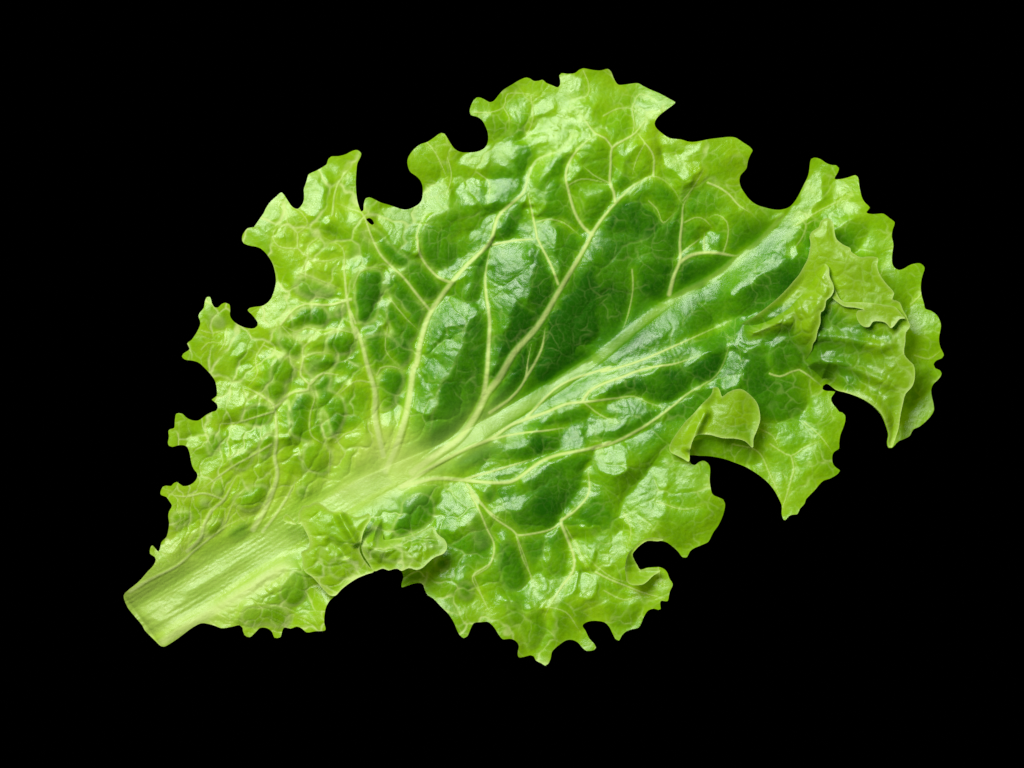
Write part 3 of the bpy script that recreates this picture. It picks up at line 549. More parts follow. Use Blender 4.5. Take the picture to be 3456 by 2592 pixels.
# cells stretch along the way the veins fan out from the stem
ang = np.arctan2(wy - 2000, wx - 560)
rad = np.hypot(wx - 560, wy - 2000)
c1a, c1b, c1id = voronoi(np.log(rad + 900) * 13.5, ang * 11.0, 3)
c2a, c2b, c2id = voronoi(wx / 46, wy / 46, 21)
c3a, c3b, c3id = voronoi(wx / 19, wy / 19, 33)
e1 = c1b - c1a; e2 = c2b - c2a; e3 = c3b - c3a
LEFT = smooth01((1750 - GX + 0.25 * (GY - 1200)) / 700)   # the blistered side of the leaf
net1 = np.exp(-(e1 / (0.034 + 0.026 * LEFT)) ** 2)
net2 = np.exp(-(e2 / 0.085) ** 2)
net3 = np.exp(-(e3 / 0.12) ** 2)

EDGE = smooth01(np.clip(sd_leaf, 0, 190) / 190)        # 0 at the margin
# overall form
base = np.zeros((NY, NX))
base += 45 * smooth01(ribd / 420)                       # the blade cups up from the rib
base += -55 * (1 - smooth01((GX - 380) / 800)) * 0.4
ruf = vnoise(GX / 210 + 3.1, GY / 210, 40) + 0.22 * vnoise(GX / 115, GY / 115 + 5.5, 41)
base += 24 * ruf * (1 - EDGE) ** 1.2
base += 16 * fbm(GX / 330, GY / 330, 55)

FOLDS = [
    (T(*R1, [(440,1720),(850,1480),(1090,1290),(1250,1170),(1400,1020),(1500,900),(1640,720),(1760,470)]), (40,34), (24,60)),
    (T(*C2, [(1600,930),(1900,870),(2180,790)]) + T(*R4, [(200,810),(400,710),(560,610),(750,470),(880,360),(1000,290),(1150,190),(1250,20),(1400,-150),(1560,-330)]) + T(*R2, [(250,1475),(430,1310),(540,1180),(620,1030),(660,860)]), (36,40), (20,90)),
    (T(*R1, [(900,1900),(1150,1700),(1400,1500),(1600,1350),(1680,1180)]), 42, -52),
    (T(*C1, [(1500,1500),(1900,1180),(2050,900),(2150,500)]), (30,55), (-18,-50)),
    (T(*C1, [(700,1640),(850,1300),(1000,1000),(1120,600),(1200,250)]), (26,30), (-10,-30)),
    (T(*R4, [(-100,260),(250,190),(500,150),(800,170),(1050,60)]), 26, -34),
    (T(*R4, [(-50,720),(300,620),(600,560),(900,440)]), 26, -26),
    (T(*C2, [(1250,1350),(1550,1300),(1800,1050)]), 40, -30),
    (T(*L1, [(395,1560),(640,1410),(850,1290),(1150,1110),(1420,940),(1700,775)]), (16,22), (26,40)),
    (T(*L1, [(560,1530),(900,1360),(1300,1150),(1600,1020)]), 30, (-20,-40)),
    (T(*L1, [(150,1230),(500,1040),(800,850),(1100,650)]), 26, -14),
    (T(*L1, [(250,1320),(600,1120),(900,960),(1300,740)]), 16, 9),
    (T(*L3, [(1470,960),(1530,1130),(1620,1260),(1740,1400),(1860,1500)]), 26, 26),
    (T(*L3, [(1560,1030),(1700,1240),(1850,1360),(2000,1480)]), 26, -34),
    (T(*L3, [(1000,600),(1080,800),(1130,1000)]), 34, 34),
    (T(*L3, [(640,1560),(620,1450),(560,1300)]), 30, -30),
    (T(*T4, [(1230,560),(1080,800),(830,980),(700,1260),(450,1500)]), 48, 40),
    (T(*T4, [(1950,560),(1920,800),(1950,1000)]), 34, 40),
    (T(*T4, [(2030,700),(2060,1000),(2150,1200)]), 28, -34),
    (T(*T4, [(950,250),(900,480),(760,640)]), 36, 30),
    (T(*R1, [(320,300),(480,430),(640,640)]), 24, 30),
    (T(*R4, [(710,880),(600,1000),(450,1150),(280,1320)]), 18, -20),
    (T(*B1, [(620,90),(640,380),(660,600),(540,780),(400,1000)]), 34, 32),
    (T(*B1, [(0,700),(120,960),(260,1240)]), 34, -30),
    (T(*B1, [(350,1100),(330,1280),(330,1420)]), 24, -26),
    (T(*B1, [(440,1050),(430,1250),(350,1430)]), 26, 30),
    (T(*L2, [(900,1180),(1150,1100),(1350,1010)]), 26, 24),
    (T(*R3, [(270,722),(365,748),(480,702),(545,680),(600,712),(680,770),(760,838)]), 12, 40),
    (T(*L2, [(700,300),(900,500),(1100,430),(1400,330)]), 34, 26),
]
for pts, sg, am in FOLDS:
    base += 0.55 * stroke(pts, sg, am)
base = blur(base, 9)

def fill(poly):
    cross = np.zeros((NY, NX + 1), np.int32)
    n = len(poly)
    for i in range(n):
        a = poly[i]; b = poly[(i + 1) % n]
        lo, hi = (a, b) if a[1] < b[1] else (b, a)
        for r in range(max(int(np.ceil((lo[1] - Y0) / H)), 0), min(int(np.ceil((hi[1] - Y0) / H)), NY)):
            t = (Y0 + r * H - lo[1]) / (hi[1] - lo[1])
            cross[r, min(max(int(np.ceil((lo[0] + t * (hi[0] - lo[0]) - X0) / H)), 0), NX)] += 1
    return (np.cumsum(cross, axis=1)[:, :NX] % 2).astype(float)


def warp(a, amp):                                       # ragged edges for the facets
    di = amp * fbm(GX / 46, GY / 46, 501, 3) / H
    dj = amp * fbm(GX / 46, GY / 46, 511, 3) / H
    ii = np.clip(np.arange(NY)[:, None] + di, 0, NY - 1).astype(int)
    jj = np.clip(np.arange(NX)[None, :] + dj, 0, NX - 1).astype(int)
    return a[ii, jj]


f_to = np.zeros((NY, NX)); f_aw = np.zeros((NY, NX))
for org, pts, w in TOWARD:
    f_to = np.maximum(f_to, w * fill(catmull(T(*org, pts), 12, True)))
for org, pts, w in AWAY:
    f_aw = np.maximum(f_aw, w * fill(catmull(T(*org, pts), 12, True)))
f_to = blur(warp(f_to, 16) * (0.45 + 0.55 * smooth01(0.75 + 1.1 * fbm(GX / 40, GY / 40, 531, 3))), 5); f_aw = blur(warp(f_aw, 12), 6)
by, bx = np.gradient(base, H)                           # what the large folds already give
LX, LY = -0.56, -0.83                                   # the light comes from the upper left
TILT_TO, TILT_AW = 0.31, 0.28
pad = 120
kx = 2 * np.pi * np.fft.rfftfreq(NX + 2 * pad, H)[None, :]; ky = 2 * np.pi * np.fft.fftfreq(NY + 2 * pad, H)[:, None]
den = kx ** 2 + ky ** 2 + (2 * np.pi / 1500) ** 2
wt = np.clip(f_to + f_aw, 0, 1)
f_to = np.clip(f_to * 1.15, 0, 1) * (0.55 + 0.45 * EDGE)
wx_t = -(TILT_TO * f_to - TILT_AW * f_aw) * LX - wt * bx
wy_t = -(TILT_TO * f_to - TILT_AW * f_aw) * LY - wt * by
facet_z = np.zeros((NY, NX)); ex = np.zeros((NY, NX)); ey = np.zeros((NY, NX))
for it in range(12):                                     # facets keep their tilt, the tissue between them gives way
    cy_, cx_ = np.gradient(facet_z, H)
    if it > 2:
        ex += 0.6 * (wx_t - wt * cx_); ey += 0.6 * (wy_t - wt * cy_)
    p = np.pad(wx_t + ex + (1 - wt) * 0.72 * cx_, pad); q = np.pad(wy_t + ey + (1 - wt) * 0.72 * cy_, pad)
    zh = -(1j * kx * np.fft.rfft2(p) + 1j * ky * np.fft.rfft2(q)) / den
    facet_z = np.fft.irfft2(zh, s=p.shape)[pad:-pad, pad:-pad]
print("facet height", facet_z.min(), facet_z.max())

quilt = smooth01(np.clip(sd_leaf, 0, 130) / 130) * 0.75 + 0.25
stem_off = smooth01((ribq - 0.9) / 1.2) if False else smooth01((ribd - 0.5 * rib_w(ribu)) / 70)
dome_v = 1 - np.exp(-(vd / 34.0) ** 1.5)
dome1 = 1 - np.exp(-(e1 / 0.24) ** 1.4)
dome2 = 1 - np.exp(-(e2 / 0.30) ** 1.4)
dome3 = smooth01(e3 / 0.5)
relief = (6 * dome_v + (2.4 + 1.2 * LEFT * smooth01((rad - 350) / 500)) * dome1 * (0.35 + 0.65 * dome_v) + 0.9 * dome2 + 0.15 * dome3) * quilt * stem_off
relief += 1.0 * fbm(GX / 42, GY / 42, 70, 3) * stem_off
relief += 0.25 * vnoise(GX / 13, GY / 13, 80)
puff = blur(f_aw, 9)
ring = np.exp(-((puff - 0.30) / 0.13) ** 2)             # pale tissue round each blister
Z_base = 11 * (0.25 + 0.75 * LEFT) * puff * stem_off + base + relief + facet_z + (0.22 + 0.12 * LEFT) * vprof + 0.20 * ribprof * (1 - 0.5 * smooth01((ribu - 0.5) / 0.4)) * smooth01((ribu - 0.24) / 0.26)
sa = 0.862 * GX - 0.506 * GY; sp_ = 0.506 * GX + 0.862 * GY      # along and across the stem
stem_m = (1 - smooth01((GX - 850) / 500)) * (1 - smooth01((ribd - 60) / 90))
fib = 1.1 * vnoise(sp_ / 30, sa / 520, 701) + 1.3 * vnoise(sp_ / 11, sa / 260, 702) + 0.6 * vnoise(sp_ / 7, sa / 14, 703)
Z_base += fib * stem_m - 0.6 * net1 * stem_off
# the cut end of the stem falls away
cut_a, cut_b = np.array(T(*L1, [(42, 1135)])[0]), np.array(T(*L1, [(395, 1612)])[0])
cd = cut_b - cut_a; cn = np.array([cd[1], -cd[0]]) / np.hypot(*cd)
cut_d = (GX - cut_a[0]) * cn[0] + (GY - cut_a[1]) * cn[1]
Z_base += -12 * np.exp(-np.clip(cut_d, 0, 400) / 14) * (cut_d < 200)

# pigment: 0 pale rib tissue ... 1 deep green, with traced shade painted in
PIG = [(1100,600,.9),(1010,740,.9),(1200,740,1),(1300,600,1),(1400,520,.85),(1250,650,1),(1350,680,.95),(1450,470,.75),(1300,480,.7),(1180,400,.65),(1100,480,.8),(950,500,.7),(860,600,.65),(820,650,.75),(700,760,.6),(650,500,.45),(740,430,.42),(580,500,.42),(480,720,.42),(560,780,.45),(420,930,.42),(380,1070,.36),(400,1200,.25),(500,1080,.4),(640,900,.62),(720,880,.62),(900,680,.7),(940,850,.8),(980,880,.75),(700,1000,.24),(820,980,.15),(640,1080,.22),(560,1140,.22),(480,1190,.2),(760,1080,.15),(560,1200,.15),(350,1330,.15),(600,1280,.42),(700,1170,.42),(860,1120,.75),(860,1180,.6),(1000,1090,.6),(1100,1100,.85),(1200,1080,.85),(1060,1180,.65),(1100,1280,.6),(1200,1350,.45),(1330,1280,.52),(1250,1180,.6),(1350,1060,.45),(1480,1080,.45),(1330,1000,.6),(1200,970,.8),(1100,980,.7),(1350,890,.85),(1450,830,.9),(1550,770,.95),(1650,640,.9),(1600,700,.7),(1500,700,.75),(1280,860,.7),(1430,900,.75),(1700,550,.8),(1500,600,.85),(1550,480,.6),(1550,350,.45),(1480,320,.5),(1350,300,.48),(1250,200,.36),(1150,230,.4),(1060,220,.45),(950,320,.42),(1800,400,.45),(1900,520,.5),(1980,620,.42),(1980,750,.45),(1960,870,.42),(1700,820,.85),(1720,900,.75),(1745,838,.5),(1775,890,.48),(1760,960,.62),(1700,1070,.48),(1600,980,.62)]
pig_shade = 0.02 + 0.88 * control([(x * 1.56239, y * 1.56239, v) for x, y, v in PIG], 85)
away_stem = smooth01((ribd - 60) / 260) * smooth01((np.hypot(GX - 700, GY - 1950) - 250) / 500)
pig_shade = np.maximum(pig_shade, (0.47 - 0.10 * LEFT) * away_stem)
pig_shade = pig_shade + 0.16 * (c1id - 0.5) * stem_off + 0.06 * (c2id - 0.5) * stem_off + 0.10 * fbm(GX / 120, GY / 120, 91)
pig_shade = pig_shade - 0.02 * (1 - EDGE) - 0.07 * np.exp(-np.clip(sd_leaf, 0, 190) / 9)
pig_shade *= 0.76 - 0.26 * LEFT + (0.24 + 0.26 * LEFT) * smooth01(0.15 + vd / (30 + 10 * LEFT))
pig_shade = pig_shade * (1 - 0.06 * LEFT) + (0.17 + 0.03 * LEFT) * f_aw - 0.05 * f_to  # shade painted in: dark patches deepen the green, sheens pale it
pig_shade += 0.05 * stem_m * vnoise(sp_ / 26, sa / 420, 705) + 0.10 * stem_m
pig_shade = np.clip(pig_shade, 0.02, 1.05)
netc = np.clip((0.17 + 0.36 * (1 - EDGE) + 0.46 * LEFT) * net1 * (1 - 0.8 * np.clip(puff, 0, 1)) * smooth01(0.5 + 0.3 * LEFT + 0.9 * fbm(GX / 70, GY / 70, 610, 2))
               + 0.46 * LEFT * ring + (0.18 + 0.20 * (1 - EDGE)) * net2 * smooth01(0.45 + 0.9 * fbm(GX / 90, GY / 90, 620, 2)) + 0.05 * net3, 0, 1) * stem_off
veinc = np.clip(np.maximum(np.maximum(vmask, ribmask * (0.66 - 0.45 * smooth01((ribu - 0.35) / 0.3))), netc), 0, 1)


PX = lambda pts: [(337 + x * 0.6106, 1181 + y * 0.6106) for x, y in pts]
wash = blur(fill(catmull(PX([(60,1330),(330,1700),(900,1340),(1130,1150),(1100,930),(1400,900),(1750,760),(2000,590),(2230,450),(2230,270),(2000,420),(1790,540),(1680,400),(1620,440),(1560,400),(1520,520),(1300,700),(1000,900),(860,980),(500,1130)]), 20, True)), 42)
veinc = np.clip(np.maximum(veinc, (0.56 - 0.16 * stem_m) * wash), 0, 1)
veinc = np.clip(np.maximum(veinc, stroke(T(*L1, [(400,1575),(640,1425),(850,1300),(1150,1120),(1420,950),(1640,815),(1720,760)]), (13, 26), 1.0)), 0, 1)
youth = 0.30 * (1 - EDGE) ** 2

# ------------------------------------------------------------------ materials
def leaf_material():
    m = bpy.data.materials.new("lettuce_tissue")
    m.use_nodes = True
    nt = m.node_tree; N = nt.nodes; Lk = nt.links
    N.clear()
    out = N.new('ShaderNodeOutputMaterial')
    ap = N.new('ShaderNodeAttribute'); ap.attribute_name = 'pigment_shade'
    av = N.new('ShaderNodeAttribute'); av.attribute_name = 'vein'
    tc = N.new('ShaderNodeTexCoord')
    ay = N.new('ShaderNodeAttribute'); ay.attribute_name = 'youth'
    nz = N.new('ShaderNodeTexNoise'); nz.inputs['Scale'].default_value = 900; nz.inputs['Detail'].default_value = 4
    Lk.new(tc.outputs['Object'], nz.inputs['Vector'])
    ad = N.new('ShaderNodeMath'); ad.operation = 'MULTIPLY_ADD'
    Lk.new(nz.outputs['Fac'], ad.inputs[0]); ad.inputs[1].default_value = 0.22
    sub = N.new('ShaderNodeMath'); sub.operation = 'SUBTRACT'; sub.inputs[1].default_value = 0.11
    Lk.new(ap.outputs['Fac'], sub.inputs[0]); Lk.new(sub.outputs[0], ad.inputs[2])
    rp = N.new('ShaderNodeValToRGB')
    e = rp.color_ramp.elements
    e[0].position = 0.0; e[0].color = (0.42, 0.58, 0.07, 1)
    e[1].position = 1.0; e[1].color = (0.017, 0.120, 0.002, 1)
    for pos, c in ((0.22, (0.285, 0.52, 0.008, 1)), (0.45, (0.170, 0.41, 0.0015, 1)), (0.72, (0.068, 0.262, 0.0015, 1))):
        k = e.new(pos); k.color = c
    Lk.new(ad.outputs[0], rp.inputs[0])
    mv = N.new('ShaderNodeMixRGB'); mv.inputs[2].default_value = (0.54, 0.68, 0.20, 1)
    mm = N.new('ShaderNodeMath'); mm.operation = 'MULTIPLY'; mm.inputs[1].default_value = 0.88
    my = N.new('ShaderNodeMixRGB'); my.inputs[2].default_value = (0.275, 0.48, 0.002, 1)
    Lk.new(ay.outputs['Fac'], my.inputs[0]); Lk.new(rp.outputs[0], my.inputs[1])
    Lk.new(av.outputs['Fac'], mm.inputs[0]); Lk.new(mm.outputs[0], mv.inputs[0]); Lk.new(my.outputs[0], mv.inputs[1])
    # fine skin relief
    n2 = N.new('ShaderNodeTexNoise'); n2.inputs['Scale'].default_value = 1500; n2.inputs['Detail'].default_value = 5
    n2.inputs['Roughness'].default_value = 0.65
    Lk.new(tc.outputs['Object'], n2.inputs['Vector'])
    n4 = N.new('ShaderNodeTexNoise'); n4.inputs['Scale'].default_value = 430; n4.inputs['Detail'].default_value = 3
    n4.inputs['Distortion'].default_value = 0.9
    Lk.new(tc.outputs['Object'], n4.inputs['Vector'])
    b4 = N.new('ShaderNodeBump'); b4.inputs['Strength'].default_value = 0.16; b4.inputs['Distance'].default_value = 0.0005
    Lk.new(n4.outputs['Fac'], b4.inputs['Height'])
    bp = N.new('ShaderNodeBump'); Lk.new(b4.outputs[0], bp.inputs['Normal'])
    bp.inputs['Strength'].default_value = 0.36; bp.inputs['Distance'].default_value = 0.00022
    Lk.new(n2.outputs['Fac'], bp.inputs['Height'])
    n3 = N.new('ShaderNodeTexNoise'); n3.inputs['Scale'].default_value = 160; n3.inputs['Detail'].default_value = 3
    Lk.new(tc.outputs['Object'], n3.inputs['Vector'])
    rr = N.new('ShaderNodeMapRange'); rr.inputs['From Min'].default_value = 0.3; rr.inputs['From Max'].default_value = 0.7
    rr.inputs['To Min'].default_value = 0.18; rr.inputs['To Max'].default_value = 0.32
    Lk.new(n3.outputs['Fac'], rr.inputs['Value'])
    pb = N.new('ShaderNodeBsdfPrincipled')
    Lk.new(mv.outputs[0], pb.inputs['Base Color'])
    ra = N.new('ShaderNodeMath'); ra.operation = 'MULTIPLY_ADD'; ra.inputs[1].default_value = 0.28
    Lk.new(av.outputs['Fac'], ra.inputs[0]); Lk.new(rr.outputs[0], ra.inputs[2]); 
    rb = N.new('ShaderNodeMath'); rb.operation = 'MULTIPLY_ADD'; rb.inputs[1].default_value = 0.10
    Lk.new(ay.outputs['Fac'], rb.inputs[0]); Lk.new(ra.outputs[0], rb.inputs[2]); Lk.new(rb.outputs[0], pb.inputs['Roughness'])
    pb.inputs['IOR'].default_value = 1.5
    pb.inputs['Specular IOR Level'].default_value = 0.42
    Lk.new(bp.outputs[0], pb.inputs['Normal'])
    tr = N.new('ShaderNodeBsdfTranslucent')
    hs = N.new('ShaderNodeHueSaturation'); hs.inputs['Saturation'].default_value = 1.15; hs.inputs['Value'].default_value = 1.25
    Lk.new(mv.outputs[0], hs.inputs['Color']); Lk.new(hs.outputs[0], tr.inputs['Color']); Lk.new(bp.outputs[0], tr.inputs['Normal'])
    mx = N.new('ShaderNodeMixShader'); mx.inputs[0].default_value = 0.30
    Lk.new(pb.outputs[0], mx.inputs[1]); Lk.new(tr.outputs[0], mx.inputs[2])
    Lk.new(mx.outputs[0], out.inputs['Surface'])
    return m


MAT = leaf_material()


def black_material():
    m = bpy.data.materials.new("matt_black")
    m.use_nodes = True
    p = m.node_tree.nodes["Principled BSDF"]
    p.inputs['Base Color'].default_value = (0, 0, 0, 1)
    p.inputs['Specular IOR Level'].default_value = 0.0
    p.inputs['Roughness'].default_value = 1.0
    return m


# ------------------------------------------------------------------ meshes
def triangulate(sd):
    """grid cut along sd = 0 -> (grid index a, grid index b, t) per vertex and triangles"""
    idx = np.arange(NY * NX).reshape(NY, NX)
    f = sd.ravel()
    a = idx[:-1, :-1].ravel(); b = idx[:-1, 1:].ravel(); c = idx[1:, 1:].ravel(); d = idx[1:, :-1].ravel()
    par = ((a // NX + a % NX) % 2) == 0
    t1 = np.where(par[:, None], np.stack([a, b, c], 1), np.stack([a, b, d], 1))
    t2 = np.where(par[:, None], np.stack([a, c, d], 1), np.stack([b, c, d], 1))
    tri = np.concatenate([t1, t2])
    ins = f[tri] > 0
    n = ins.sum(1)
    full = tri[n == 3]
    keyA, keyB = [], []

    def rot(t, first):
        k = first
        r = np.arange(len(t))
        return t[r, k], t[r, (k + 1) % 3], t[r, (k + 2) % 3]
    N = NY * NX
    one = tri[n == 1]; p, q, r = rot(one, np.argmax(ins[n == 1], 1))
    two = tri[n == 2]; o, s, w = rot(two, np.argmin(ins[n == 2], 1))

    def ek(i, j):
        lo = np.minimum(i, j).astype(np.int64); hi = np.maximum(i, j).astype(np.int64)
        return lo * N + hi + N * 10
    codes = []
    f_codes = full.astype(np.int64)
    one_t = np.stack([p.astype(np.int64), ek(p, q), ek(p, r)], 1)
    two_1 = np.stack([s.astype(np.int64), w.astype(np.int64), ek(o, s)], 1)
    two_2 = np.stack([w.astype(np.int64), ek(o, w), ek(o, s)], 1)
    allc = np.concatenate([f_codes, one_t, two_1, two_2])
    uq, inv = np.unique(allc, return_inverse=True)
    tris = inv.reshape(-1, 3)
    isg = uq < N
    ia = np.where(isg, uq, (uq - N * 10) // N)
    ib = np.where(isg, uq, (uq - N * 10) % N)
    fa, fb = f[ia], f[ib]
    t = np.where(isg, 0.0, np.clip(fa / np.where(np.abs(fa - fb) < 1e-9, 1, fa - fb), 0.02, 0.98))
    return ia, ib, t, tris


def pick(F, g):
    ia, ib, t, _ = g
    f = F.ravel()
    return f[ia] * (1 - t) + f[ib] * t


def vert_normals(co, tris):
    n = np.cross(co[tris[:, 1]] - co[tris[:, 0]], co[tris[:, 2]] - co[tris[:, 0]])
    vn = np.zeros_like(co)
    for k in range(3):
        for ax in range(3):
            vn[:, ax] += np.bincount(tris[:, k], n[:, ax], minlength=len(co))
    return vn / np.maximum(np.linalg.norm(vn, axis=1, keepdims=True), 1e-20)


def emit(name, co, nrm, tris, pig_shadev, vein_edge_lightv, youv, parent, mat=None, label=None, kind=None):
    used, inv = np.unique(tris, return_inverse=True)
    tr = inv.reshape(-1, 3)
    me = bpy.data.meshes.new(name)
    me.vertices.add(len(used))
    me.vertices.foreach_set('co', co[used].astype(np.float32).ravel())
    me.loops.add(len(tr) * 3)
    me.loops.foreach_set('vertex_index', tr.astype(np.int32).ravel())
    me.polygons.add(len(tr))
    me.polygons.foreach_set('loop_start', np.arange(len(tr), dtype=np.int32) * 3)
    me.update(calc_edges=True)
    me.polygons.foreach_set('use_smooth', np.ones(len(tr), bool))
    for nm, arr in (('pigment_shade', pig_shadev), ('vein', vein_edge_lightv), ('youth', youv)):  # vein also holds the bright painted rims of the flaps
        at = me.attributes.new(nm, 'FLOAT', 'POINT')
        at.data.foreach_set('value', arr[used].astype(np.float32))
    me.normals_split_custom_set_from_vertices(nrm[used].astype(np.float64))
    me.materials.append(mat or MAT)
    o = bpy.data.objects.new(name, me)
    COL.objects.link(o)
    o.parent = parent
    if label: o['label'] = label
    if kind: o['kind'] = kind
    return o


leaf = bpy.data.objects.new("lettuce_leaf", None)
COL.objects.link(leaf)
leaf['label'] = "single curly green lettuce leaf with pale cut stem and frilled edges on black"
leaf['category'] = "lettuce leaf"


def sheet(sd, Z, pigF, veinF, youF):
    g = triangulate(sd)
    co = np.stack([(pick(GX, g) - CX) * U, (CY - pick(GY, g)) * U, pick(Z, g) * U], 1)
    tris = g[3]
    n = np.cross(co[tris[:, 1]] - co[tris[:, 0]], co[tris[:, 2]] - co[tris[:, 0]])
    flip = n[:, 2] < 0
    tris[flip] = tris[flip][:, ::-1]
    return g, co, tris, vert_normals(co, tris), pick(pigF, g), pick(veinF, g), pick(youF, g)


print("blade")
g, co, tris, nrm, pv, vv, yv = sheet(sd_leaf, Z_base, pig_shade, veinc, youth)
part_f = np.where(ribq < 0.92, 0, np.where(vbest < 0.999, vid, -1))
ia, ib, t, _ = g
pf = part_f.ravel()[np.where(t > 0.5, ib, ia)]
tp = pf[tris]
tri_part = np.where((tp[:, 0] == tp[:, 1]) | (tp[:, 0] == tp[:, 2]), tp[:, 0], tp[:, 1])
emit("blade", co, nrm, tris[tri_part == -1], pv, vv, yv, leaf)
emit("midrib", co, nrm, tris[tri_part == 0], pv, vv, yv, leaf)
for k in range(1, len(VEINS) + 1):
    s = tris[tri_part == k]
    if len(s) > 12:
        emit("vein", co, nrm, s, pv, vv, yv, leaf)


def flap(name, poly, zc, zsig, pc, psig, amp=1.0, rim=10.0, folds=(), seed=0, label=None, netk=1.0, join=None, young=0.4, under=0.0):
    p = catmull(poly, 7, True)
    sd = poly_field(p, 120.0)
    Z = control(zc, zsig)
    for pts, sg, am in folds:
        Z = Z + 1.7 * stroke(pts, sg, am)
    d = np.clip(sd, 0, 120)
    Z = Z + amp * (8 * dome1 + 3.5 * dome2 + 0.8 * dome3 + 4 * fbm(GX / 60, GY / 60, 200 + seed)) * smooth01(d / 40)
    if join:
        jp = catmull(join, 14); dj = np.full((NY, NX), 90.0)
        for a, b in zip(jp[:-1], jp[1:]):
            sy, sx = window(min(a[0], b[0]) - 90, max(a[0], b[0]) + 90, min(a[1], b[1]) - 90, max(a[1], b[1]) + 90)
            np.minimum(dj[sy, sx], seg_dist(sy, sx, a, b)[0], out=dj[sy, sx])
        free = smooth01((dj - 6) / 70)
    else:
        free = np.ones((NY, NX))
    Z = Z + rim * free * np.exp(-d / 9) + 0.28 * facet_z * smooth01(d / 30)
    Z = Z * free + (Z_base + 1.5 - under - 5 * np.exp(-d / 8)) * (1 - free)
    P = control(pc, psig) + 0.16 * (c1id - 0.5) + 0.07 * (c2id - 0.5) + 0.10 * fbm(GX / 90, GY / 90, 300 + seed)
    P = P - 0.04 + 0.05 * f_aw  # traced dark patches paint a little shade here too
    P = np.clip(P * free + pig_shade * (1 - free) - 0.30 * free * np.exp(-d / 8), 0.02, 1.05)
    V = np.clip((netk * netc + 0.10 * net2 + 0.75 * np.exp(-d / 3.5)) * free + veinc * (1 - free), 0, 1)  # free rim painted bright, like an edge catching light
    g, co, tris, nrm, pv, vv, yv = sheet(sd, Z, P, V, youth * (1 - free) + (0.25 + 0.75 * young) * (1 - 0.85 * smooth01((P - 0.42) / 0.3)) * free)  # less youth in deep green, so the fold's painted shade stays dark
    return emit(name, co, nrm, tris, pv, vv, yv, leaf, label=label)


print("flaps")
S2 = lambda x, y, v: (R2[0] + x * K, R2[1] + y * K, v)
S3 = lambda x, y, v: (R3[0] + x * K, R3[1] + y * K, v)
S4 = lambda x, y, v: (R4[0] + x * K, R4[1] + y * K, v)
SB1 = lambda x, y, v: (B1[0] + x * K, B1[1] + y * K, v)
SB2 = lambda x, y, v: (B2[0] + x * K, B2[1] + y * K, v)
flap("folded_lobe", FOLDED_LOBE,
     [S2(640,850,95),S2(800,680,110),S2(860,900,122),S2(1100,1040,130),S2(1270,1050,140),S2(1400,1370,140),S2(600,1200,85),S2(300,1480,75),S2(50,1640,60),S3(400,250,80),S3(800,300,96),S3(700,650,84),S3(850,830,88),S3(1100,700,104),S3(1200,350,118),S3(1550,300,135),S3(1600,700,130),S3(1300,1000,110),S3(1400,1350,96),S3(1480,1100,115)], 70,
     [S2(700,900,.30),S2(850,1000,.26),S2(1000,1150,.36),S2(1150,1250,.46),S2(1300,1350,.36),S3(900,350,.78),S3(800,550,.82),S3(1100,700,.70),S3(1300,500,.5),S3(1300,1050,.58),S3(1480,1000,.45),S3(1400,1350,.42)], 60,  # deeper green inside the fold paints its shade
     amp=0.4, rim=4, seed=1, young=0.6, label="large right lobe folded forward over the blade", netk=0.8, under=9.0,
     join=T(*R3, [(20,340),(120,380),(300,400),(440,440),(540,560),(560,640),(545,682),(600,712),(680,770),(765,840),(790,818)]),
     folds=[(T(*R3, [(740,380),(1000,400),(1300,470),(1450,400)]), 16, 10), (T(*R3, [(600,650),(900,620),(1200,740),(1450,860)]), 14, 9), (T(*R3, [(800,760),(1100,860),(1300,1040),(1400,1250)]), 14, 8)])
flap("lobe_flap", LOBE_FLAP,
     [S2(820,1200,118),S2(860,1330,128),S3(900,60,122),S3(1120,130,130),S3(1120,270,135),S3(1270,235,140),S3(1500,220,148),S2(1400,1480,146),S2(1100,1440,132)], 45,
     [S2(1000,1400,.42),S3(1150,230,.32),S3(1000,80,.30)], 60, amp=0.4, rim=4, seed=2, folds=[(T(*R2, [(860,1250),(1000,1390),(1250,1420)]), 12, -6)], label="torn yellow-green edge of the folded lobe", young=0.7)
flap("lobe_frill", LOBE_FRILL,
     [S2(640,850,105),S2(700,1000,118),S2(820,1200,135),S2(600,1150,95),S2(430,1330,85),S2(850,1320,140),S3(780,60,135),S3(735,200,128),S3(690,400,116),S3(600,590,100),S3(450,250,100),S3(300,150,90),S3(50,280,75),S3(50,470,50),S3(300,440,60),S3(500,510,80)], 45,
     [S2(700,1100,.34),S2(600,1350,.34),S3(100,300,.42),S3(280,200,.35),S3(450,200,.6),S3(600,250,.55),S3(650,400,.42),S3(400,420,.75)], 55, amp=0.9, rim=4, seed=3, young=0.6, label="jagged frill standing in front of the folded lobe",
     folds=[(T(*R3, [(60,330),(250,230),(400,60),(520,-110),(620,-330)]), 20, 6), (T(*R3, [(420,380),(560,230),(640,60),(720,-150)]), 16, -6)],
     join=T(*R3, [(560,570),(530,520),(440,450),(330,440),(200,460),(60,480),(0,420),(0,270),(120,195),(250,95),(340,20),(430,-72),(490,-142),(540,-202),(585,-282),(620,-352),(635,-422),(640,-470)]))
